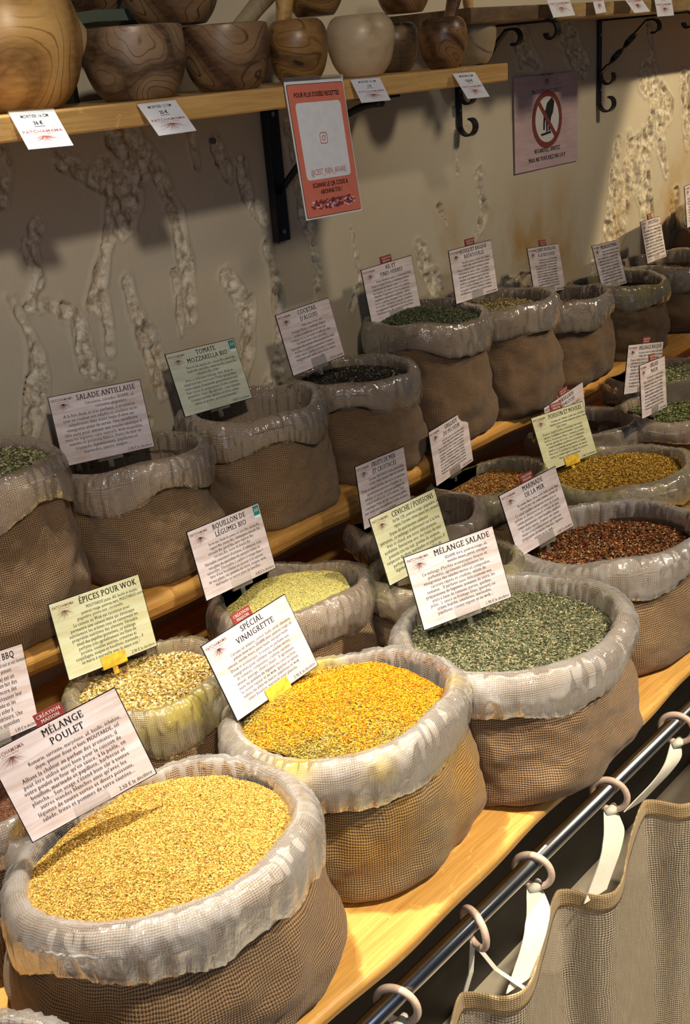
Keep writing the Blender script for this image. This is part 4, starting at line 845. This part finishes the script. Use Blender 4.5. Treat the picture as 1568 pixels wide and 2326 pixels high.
# ------------------------------------------------------------------ signs and price tags
def hang_frame(TL, TR, BR, BL, y0):
    a = on_y(*TL, y0); b = on_y(*TR, y0)
    def dn(px, ref):
        lo, hi = y0 - .25, y0 + .1
        for _ in range(50):
            m = (lo + hi) / 2; p = on_y(*px, m)
            if p.x > ref.x: hi = m
            else: lo = m
        return on_y(*px, m)
    c = (dn(BL, a) + dn(BR, b)) / 2; top = (a + b) / 2
    r = (b - a).normalized(); u = (top - c); h = u.length; u = (u - r * u.dot(r)).normalized(); n = r.cross(u)
    w = (b - a).length; P = c
    return Matrix(((r.x, u.x, n.x, P.x), (r.y, u.y, n.y, P.y), (r.z, u.z, n.z, P.z), (0, 0, 0, 1))), w, h
TAGS = [((17, 256), (120, 249), (170, 328), (62, 342), 'MORTIER 16 CM', '36 €', 'price tag reading MORTIER 16 CM under the large round mortar', 1.712),
        ((312, 237), (398, 227), (448, 295), (360, 310), 'MORTIER 12 CM', '22 €', 'price tag reading MORTIER 12 CM under the flat-rimmed mortars', 1.712),
        ((796, 181), (862, 176), (888, 229), (822, 232), 'MORTIER 10 CM', '12 €', 'price tag on the shelf edge just right of the salmon sign', 1.712),
        ((1028, 167), (1078, 163), (1112, 218), (1064, 226), 'MORTIER 8 CM', '13,50 €', 'price tag near the right end of the mortar shelf', 1.712),
        ((1233, -27), (1283, -31), (1307, 35), (1258, 40), 'PILON', '8 €', 'leftmost price tag on the upper shelf edge', 1.852),
        ((1340, -34), (1364, -37), (1378, 28), (1354, 31), 'BOL', '9 €', 'narrow price tag on the upper shelf, second from the left', 1.852),
        ((1402, -28), (1438, -31), (1478, 26), (1441, 30), 'MORTIER', '16 €', 'slanting price tag on the upper shelf, third from the left', 1.852),
        ((1484, -22), (1522, -24), (1532, 36), (1494, 37), 'PLATS', '15 €', 'rightmost price tag on the upper shelf', 1.852)]
RUST_LOGO = LOGO_ME.copy(); RUST_LOGO.materials.clear(); RUST_LOGO.materials.append(REDINK)
for TL, TR, BR, BL, t1, t2, lab, y0 in TAGS:
    mt, w_, h_ = hang_frame(TL, TR, BR, BL, y0); root = empty('price_tag', mt, lab, 'price tag', 'white price tags on the wall shelves')
    plate(-w_ / 2, w_ / 2, 0, h_, -.0006, .0002).build('tag_card', WHITE, root)
    mb = MB(); text_lines(mb, [(t1, 0, h_ * .82, h_ * .12, False, w_ * .62, 'c', 1.2), (t2, 0, h_ * .63, h_ * .13, True, w_ * .4, 'c', 1.0)], False)
    mb.add(box_data(-w_ * .12, w_ * .12, h_ * .575, h_ * .585, 0, 0)[0][:4], [(0, 1, 3, 2)]); offset_z(mb, .0005); mb.build('tag_text', INK, root)
    lo = bpy.data.objects.new('logo', RUST_LOGO); C.objects.link(lo); lo.parent = root; s_ = w_ / .038; lo.scale = (s_, h_ * .44 / .024, 1); lo.location = (0, h_ * .07, .0005)
    if TL[1] > 0:
        mb = MB(); mb.box(-w_ / 2, w_ / 2, h_ - .002, h_ + .0015, -.0016, .0010); mb.build('plastic_strip', ACRYL, root)

def disc(cx, cy, r0, r1, z, n=64, sx=1, a0=0, a1=2 * math.pi):
    v = []; f = []
    for i in range(n + 1):
        a = a0 + (a1 - a0) * i / n
        v += [(cx + r0 * math.cos(a) * sx, cy + r0 * math.sin(a), z), (cx + r1 * math.cos(a) * sx, cy + r1 * math.sin(a), z)]
    f = [(2 * i, 2 * i + 1, 2 * i + 3, 2 * i + 2) for i in range(n)]
    return v, f
def rrect(x0, x1, y0, y1, r, z, n=6):
    v = []
    for cx, cy, a in ((x1 - r, y1 - r, 0), (x0 + r, y1 - r, 90), (x0 + r, y0 + r, 180), (x1 - r, y0 + r, 270)):
        for k in range(n + 1): t = math.radians(a + 90 * k / n); v.append((cx + r * math.cos(t), cy + r * math.sin(t), z))
    return v, [tuple(range(len(v)))]
# salmon recipe sign clipped on the shelf edge
mt, w_, h_ = hang_frame((641, 187), (774, 178), (828, 478), (692, 501), 1.708)
root = empty('recipe_sign', mt, 'tall salmon pink sign in a plastic sleeve hanging from the mortar shelf edge', 'sign')
plate(-w_ / 2, w_ / 2, 0, h_, -.0012, 0).build('sign_card', WHITE, root)
mb = MB(); mb.add(*rrect(-w_ / 2 + .0018, w_ / 2 - .0018, .0022, h_ - .004, .003, .0004)); mb.build('black_outline', INK, root)
SAL = plain('salmon_print', (.72, .20, .13), .35)
mb = MB(); mb.add(*rrect(-w_ / 2 + .0026, w_ / 2 - .0026, .0030, h_ - .0048, .003, .0007)); mb.build('salmon_field', SAL, root)
mb = MB(); mb.add(*rrect(-w_ * .39, w_ * .39, h_ * .285, h_ * .845, w_ * .05, .0010)); mb.build('white_panel', WHITE, root)
mb = MB(); text_lines(mb, [("POUR PLUS D'IDÉES RECETTES", 0, h_ * .885, h_ * .046, True, w_ * .84, 'c', .8)], False); offset_z(mb, .0011); mb.build('heading_lettering', INK, root)
mb = MB(); text_lines(mb, [('SCANNE LE QR CODE &', 0, h_ * .228, h_ * .046, True, w_ * .66, 'c', .8), ('ABONNE-TOI !', 0, h_ * .176, h_ * .046, True, w_ * .5, 'c', .8)], False); offset_z(mb, .0011); mb.build('black_lettering', INK, root)
mb = MB(); text_lines(mb, [('@CEST_RIEN_AFAIRE', 0, h_ * .318, h_ * .060, False, w_ * .62, 'c', .8)], False); offset_z(mb, .0013)
zc_ = h_ * .58; q = h_ * .042
a_, _ = rrect(-q, q, zc_ - q, zc_ + q, q * .45, .0013); b_, _ = rrect(-q * .86, q * .86, zc_ - q * .86, zc_ + q * .86, q * .38, .0013); nn_ = len(a_)
mb.add(a_ + b_, [(i, (i + 1) % nn_, nn_ + (i + 1) % nn_, nn_ + i) for i in range(nn_)]); mb.add(*disc(0, zc_, q * .34, q * .48, .0013)); mb.add(*disc(q * .5, zc_ + q * .5, 0.00001, q * .1, .0013))
mb.build('rust_lettering', plain('rust_print', (.50, .16, .12), .5), root)
r_ = random.Random(3); mbs = [MB(), MB(), MB()]
for i in range(150):
    x = r_.uniform(-.39, .37) * w_; y = h_ * r_.uniform(.062, .125); s1 = w_ * r_.uniform(.02, .05); s2 = w_ * r_.uniform(.012, .03); sk = r_.uniform(-.5, .5) * s1; z = .0011 + i * 1e-6
    mbs[r_.choice((0, 0, 1, 2))].add([(x, y, z), (x + s1, y + sk * .4, z), (x + s1 + sk, y + s2, z), (x + sk, y + s2 * .8, z)], [(0, 1, 2, 3)])
for mb, mm_, nm_ in zip(mbs, (plain('maroon_print', (.28, .05, .07), .5), plain('pink_print', (.85, .58, .58), .5), plain('plum_print', (.10, .03, .07), .5)), ('maroon_marks', 'pink_marks', 'plum_marks')): mb.build(nm_, mm_, root)
plate(-w_ / 2 - .001, w_ / 2 + .001, h_, h_ + .006, -.0016, .001).build('plastic_sleeve', ACRYL, root)

# lilac notice pinned flat on the wall
yw = WY - .006; c4 = [on_y(*p, yw) for p in ((1167, 178), (1314, 161), (1311, 368), (1172, 392))]
r = (c4[1] + c4[2] - c4[0] - c4[3]); r.z *= .2; r.normalize(); n_ = Vector((r.z * 0, -1, 0)); u_ = n_.cross(r).normalized(); n_ = r.cross(u_)
w_ = ((c4[1] - c4[0]).length + (c4[2] - c4[3]).length) / 2; h_ = ((c4[0] - c4[3]).length + (c4[1] - c4[2]).length) / 2; P = (c4[2] + c4[3]) / 2
root = empty('wall_notice', Matrix(((r.x, u_.x, n_.x, P.x), (r.y, u_.y, n_.y, P.y), (r.z, u_.z, n_.z, P.z), (0, 0, 0, 1))), 'lilac paper notice with a no-touching symbol stuck on the wall right of the mortar shelf', 'notice')
LILAC = mat_paper('lilac_paper', (.58, .43, .45), (.50, .37, .39))
plate(-w_ / 2, w_ / 2, 0, h_, -.001, 0).build('notice_paper', LILAC, root)
cz = h_ * .525; R1 = w_ * .236
mb = MB(); mb.add(*disc(0, cz, 1e-5, R1 * .86, .0004)); mb.build('white_disc', plain('notice_white', (.62, .60, .62), .5), root)
mb = MB(); k = R1
hand = [(.62, .58), (.40, .74), (-.02, .56), (-.10, .40), (-.28, .18), (-.34, -.06), (-.36, -.36), (-.22, -.36), (-.20, -.10), (-.12, .02), (-.10, -.30), (-.10, -.44), (.02, -.44), (.04, -.10), (.12, -.16), (.08, -.40), (.22, -.42), (.28, -.12), (.34, .06), (.50, .22)]
mb.add([(a * k * .78, cz + b * k, .0007) for a, b in hand], [tuple(range(len(hand)))[::-1]])
mb.add([(-.42 * k, cz - .56 * k, .0007), (.25 * k, cz - .50 * k, .0007), (.25 * k, cz - .42 * k, .0007), (-.42 * k, cz - .48 * k, .0007)], [(0, 1, 2, 3)]); mb.build('pointing_hand', INK, root)
mb = MB(); mb.add(*disc(0, cz, R1 * .80, R1, .0010)); a = math.radians(-47); d = Vector((math.cos(a), math.sin(a))); e = Vector((-d.y, d.x)) * R1 * .085
mb.add([(*(d * R1 * .85 * s + e * t + Vector((0, cz))), .0011) for s, t in ((-1, -1), (1, -1), (1, 1), (-1, 1))], [(0, 1, 2, 3)]); mb.build('prohibition_ring', plain('brown_red_print', (.20, .045, .03), .5), root)
mb = MB(); text_lines(mb, [('PRODUITS NATURELS !', 0, h_ * .805, h_ * .066, True, w_ * .60, 'c', .8), ]); offset_z(mb, .0006); mb.build('notice_heading', INK, root)
mb = MB(); text_lines(mb, [('REGARDEZ, SENTEZ', 0, h_ * .175, h_ * .066, True, w_ * .47, 'c', .8), ('MAIS NE TOUCHEZ PAS S.V.P', 0, h_ * .085, h_ * .066, True, w_ * .68, 'c', .8)]); offset_z(mb, .0006); mb.build('notice_text', INK, root)
lo = bpy.data.objects.new('logo', LOGO_ME); C.objects.link(lo); lo.parent = root; lo.scale = (w_ / .17, w_ / .19, 1); lo.location = (0, h_ * .86, .0006)
nd = MB(); p = on_y(481, 320, WY - .006); v, f = disc(0, 0, 1e-5, .0045, 0); nd.tube([p, p - Vector((0, .006, 0))], .0055, 16); tag(nd.build('wall_plug', plain('grey_plastic', (.10, .11, .12), .5), smooth=False), 'small dark grey plug in the wall left of the black shelf bracket', 'wall plug')

# ------------------------------------------------------------------ iron brackets
def spiral(c, r0, a0, turns, n=16, shrink=.45, sgn=1):
    return [(c[0] + r0 * (1 - (1 - shrink) * i / n) * math.cos(a0 + sgn * turns * 2 * math.pi * i / n), c[1] + r0 * (1 - (1 - shrink) * i / n) * math.sin(a0 + sgn * turns * 2 * math.pi * i / n)) for i in range(n + 1)]
def scroll_bracket(x, ztop, label):
    yw_ = WY * U - .004; root = empty('scroll_bracket', Matrix.Translation((x, yw_, ztop)), label, 'bracket', 'wrought iron scroll brackets under the upper shelf')
    wd = .017; th = .0045; H = .205; D = .235
    def P(pts): return [(0, a, b) for a, b in pts]
    q = [(0, -.001)] + [(-.0, -H * t) for t in (.25, .5, .75, .92)]
    lowc = spiral((-.026, -H * .95), .026, 0, .72, 18, .5, -1)
    mb = MB(); mb.ribbon(P(q + lowc), None, (1, 0, 0), wd, th); mb.build('wall_bar', IRON, root)
    fr = spiral((-D, -.022), .020, math.pi / 2, .72, 18, .55, 1)
    mb = MB(); mb.ribbon(P([(0, -.002), (-D * .5, -.002)] + fr), None, (1, 0, 0), wd, th); mb.build('shelf_bar', IRON, root)
    d0 = Vector((-.006, -H * .60)); d1 = Vector((-D * .55, -.012)); n = 26; pts = []; tw = []
    low = spiral((-.028, -H * .645), .024, math.pi * .05, .62, 12, .5, -1)[::-1]
    for i in range(n + 1): t = i / n; pts.append((d0.x + (d1.x - d0.x) * t - .010 * math.sin(t * math.pi) * 0, d0.y + (d1.y - d0.y) * t)); tw.append(math.pi * 2 * max(0, min(1, (t - .15) / .6)))
    up = spiral((-D * .55 - .018, -.030), .020, math.pi * .42, .62, 12, .5, 1)
    full = low + pts + up; twf = [0] * len(low) + tw + [2 * math.pi] * len(up)
    mb = MB(); mb.ribbon(P(full), None, (1, 0, 0), wd * .85, th, twf); mb.build('twisted_brace', IRON, root)
    for zz in (-.035, -H * .8):
        mb = MB(); mb.tube([(0, -.002, zz), (0, -.0045, zz)], .0035, 10); mb.build('screw', STEEL, root)
scroll_bracket(1.722 * WY * U, EYE + .058 * U, 'black wrought iron bracket with scrolls and twisted brace at the upper right')
scroll_bracket(1.335 * WY * U, EYE + .058 * U, 'black scroll bracket whose upper part hides behind the last mortars')
xb = .960 * WY * U; ybk = WY * U - .004; zt = EYE - .0855 * U
root = empty('plain_bracket', Matrix.Translation((xb, ybk, zt)), 'plain black steel bracket under the mortar shelf left of the salmon sign', 'bracket')
mb = MB(); mb.box(-.021, .021, -.006, 0, -.250, 0); mb.box(-.021, -.017, -.016, -.005, -.250, 0); mb.build('wall_plate', IRON, root, bevel=.0015)
mb = MB(); mb.box(-.017, .017, -.300, -.002, -.005, 0); mb.build('shelf_arm', IRON, root, bevel=.001)
mb = MB(); pts = []
for i in range(15): t = i / 14; pts.append((.004, -.006 - .265 * t ** 1.0, -.160 + .148 * math.sin(t * math.pi / 2) ** 1.0))
mb.tube(pts, .0065, 10); mb.build('curved_brace', IRON, root, smooth=True)
for zz in (-.022, -.232): mb = MB(); mb.tube([(.004, -.005, zz), (.004, -.0085, zz)], .0045, 12); mb.build('screw', STEEL, root)

# ------------------------------------------------------------------ curtain rail, rings, straps and curtain
ry, rz = .952 * U, EYE - 1.452 * U
rb = MB(); rb.tube([(.1, ry, rz), (4.0, ry, rz)], .0115, 28); ro = rb.build('curtain_rail', CHROME, smooth=True); tag(ro, 'dark chrome curtain rail running under the front counter edge', 'rail')
def ring_at(xu, yaw, label, swing=0):
    mb = MB(); R_ = .0255; pts = []
    for i in range(40):
        a = 2 * math.pi * i / 40; pts.append((0, R_ * math.cos(a), R_ * math.sin(a)))
    mb.tube(pts, .0048, 14, closed=True); o = mb.build('curtain_ring', RING, smooth=True)
    c = Vector((xu * U, ry - .003, rz + .0115 + .0052 - R_)); o.matrix_world = Matrix.Translation(c) @ Matrix.Rotation(yaw, 4, 'Z') @ Matrix.Rotation(swing, 4, 'X')
    tag(o, label, 'curtain ring', 'beech curtain rings on the rail'); return c - Vector((0, 0, R_))
KX = [(.40, .93), (.55, .955), (.62, .885), (.70, .90), (.84, .955), (.88, .95), (.91, .88), (.96, .865), (1.06, .90), (1.17, .955), (1.20, .945), (1.23, .885), (1.28, .868), (1.38, .905), (1.50, .958), (1.535, .95), (1.56, .885), (1.61, .868),
      (1.72, .91), (1.86, .958), (1.895, .95), (1.92, .885), (1.97, .868), (2.08, .91), (2.22, .958), (2.255, .95), (2.28, .885), (2.33, .868), (2.44, .91), (2.58, .955), (2.62, .90), (2.8, .88), (3.0, .95)]
def catmull(pts, k=8):
    out = []; P = [Vector((*p, 0)) for p in pts]; n = len(P)
    for i in range(n - 1):
        p0, p1, p2, p3 = P[max(i - 1, 0)], P[i], P[i + 1], P[min(i + 2, n - 1)]
        for j in range(k):
            t = j / k; q = .5 * ((2 * p1) + (p2 - p0) * t + (2 * p0 - 5 * p1 + 4 * p2 - p3) * t * t + (3 * p1 - p0 - 3 * p2 + p3) * t ** 3); out.append((q.x, q.y))
    out.append(tuple(P[-1][:2])); return out
hp = catmull(KX, 8); HT = 1.585
acc = [0]
for a, b in zip(hp[:-1], hp[1:]): acc.append(acc[-1] + math.hypot(b[0] - a[0], b[1] - a[1]) * U)
def topz(i): x = hp[i][0]; return EYE - (HT + .010 * math.sin(x * 17.5)) * U
croot = empty('jute_curtain', Matrix.Identity(4), 'pleated open-weave jute curtain hanging from the rail under the counter', 'curtain')
def cloth(name, z_off0, z_off1, rows, dy, mat):
    V = []; UV = []; n = len(hp)
    for j in range(rows):
        t = j / (rows - 1)
        for i in range(n):
            z0 = topz(i) + z_off0; z1 = topz(i) + z_off1 if z_off1 > -.3 else .02; z = z0 + (z1 - z0) * t; drop = topz(i) - z
            soft = 1 - .35 * min(1, drop / .3); x = hp[i][0] * U + .010 * math.sin(drop * 7 + hp[i][0] * 3) * min(1, drop * 4); y = .905 * U + (hp[i][1] * U - .905 * U) * soft - dy - .02 * min(1, drop * 1.5)
            V.append((x, y, z)); UV.append((acc[i], z))
    F_ = grid_faces(n, rows, False); o = link(name, mesh(name, V, F_, True, UV), mat, croot); return o
cloth('curtain_cloth', -.004, -1, 50, 0, CURTAIN)
hem = cloth('curtain_hem', 0, -.030, 5, .0012, HEM); md = hem.modifiers.new('thick', 'SOLIDIFY'); md.thickness = .002; md.offset = 0
RL = [(.80, .25, 'curtain ring at the bottom edge of the photo, farthest left'), (1.005, .35, 'curtain ring second from the left, at the lower photo edge'), (1.225, -.35, 'curtain ring with two thin cotton strips tied through it, hanging edge-on'),
      (1.415, .30, 'curtain ring with a wide sunlit cream strap, middle of the rail'), (1.705, .30, 'curtain ring with the long cream strap right of the middle'), (2.005, .30, 'curtain ring nearest the right edge of the photo')]
def hem_at(xu):
    b = min(range(len(hp)), key=lambda i: abs(hp[i][0] - xu)); return Vector((hp[b][0] * U, hp[b][1] * U, topz(b)))
for i, (xu, yaw, lab) in enumerate(RL):
    base = ring_at(xu, yaw, lab)
    wdir = Vector((math.cos(.5), -math.sin(.5) * .4, 0)).normalized(); hw = .023
    e = hem_at(xu - .14) + Vector((.0, .013, -.011)); mid = (base + e) / 2 + Vector((.0, -.012, 0))
    if i == 2:
        for k, (dx, ww) in enumerate(((-.03, .008), (.05, .006))):
            e = hem_at(xu + dx) + Vector((0, .003, -.012)); pts = [base + Vector((0, .004, .003)), base * .6 + e * .4 + Vector((0, 0, -.012)), e]
            mb = MB(); mb.ribbon([Vector((*p,)) for p in pts], None, wdir, ww, .0015); tag(mb.build('cotton_strap', COTTON), ('thin cotton strip left of the edge-on ring', 'frayed thin cotton strip right of the edge-on ring')[k], 'strap', 'cotton straps tying the curtain')
        continue
    root = empty('cotton_strap', Matrix.Translation(base), 'cream cotton strap tied to the ' + lab.replace('curtain ring', 'ring', 1).replace(' with a wide sunlit cream strap', '').replace(' with the long cream strap', ''), 'strap', 'cotton straps tying the curtain')
    pts = [Vector((0, .002, .002)), (mid - base) * .5 + Vector((0, -.006, 0)), mid - base, (mid - base) * .35 + (e - base) * .65, e - base]
    mb = MB(); cp = []
    PP = pts
    for a in range(len(PP) - 1):
        for j in range(6):
            t = j / 6; p0, p1, p2, p3 = PP[max(a - 1, 0)], PP[a], PP[a + 1], PP[min(a + 2, len(PP) - 1)]
            cp.append(.5 * ((2 * p1) + (p2 - p0) * t + (2 * p0 - 5 * p1 + 4 * p2 - p3) * t * t + (3 * p1 - p0 - 3 * p2 + p3) * t ** 3))
    cp.append(PP[-1]); n = len(cp); ws = [hw * 2 * min(1, .42 + 2.2 * j / n) for j in range(n)]
    mb.ribbon(cp, None, wdir, ws, .0018); mb.build('strap_band', COTTON, root, smooth=False)
    mb = MB(); mb.tube([Vector((-.011, 0, -.001)), Vector((0, -.006, .002)), Vector((.011, 0, -.001))], [.005, .0075, .005], 10); mb.build('strap_knot', COTTON, root, smooth=True)
C.objects.unlink(_fo); bpy.data.objects.remove(_fo)
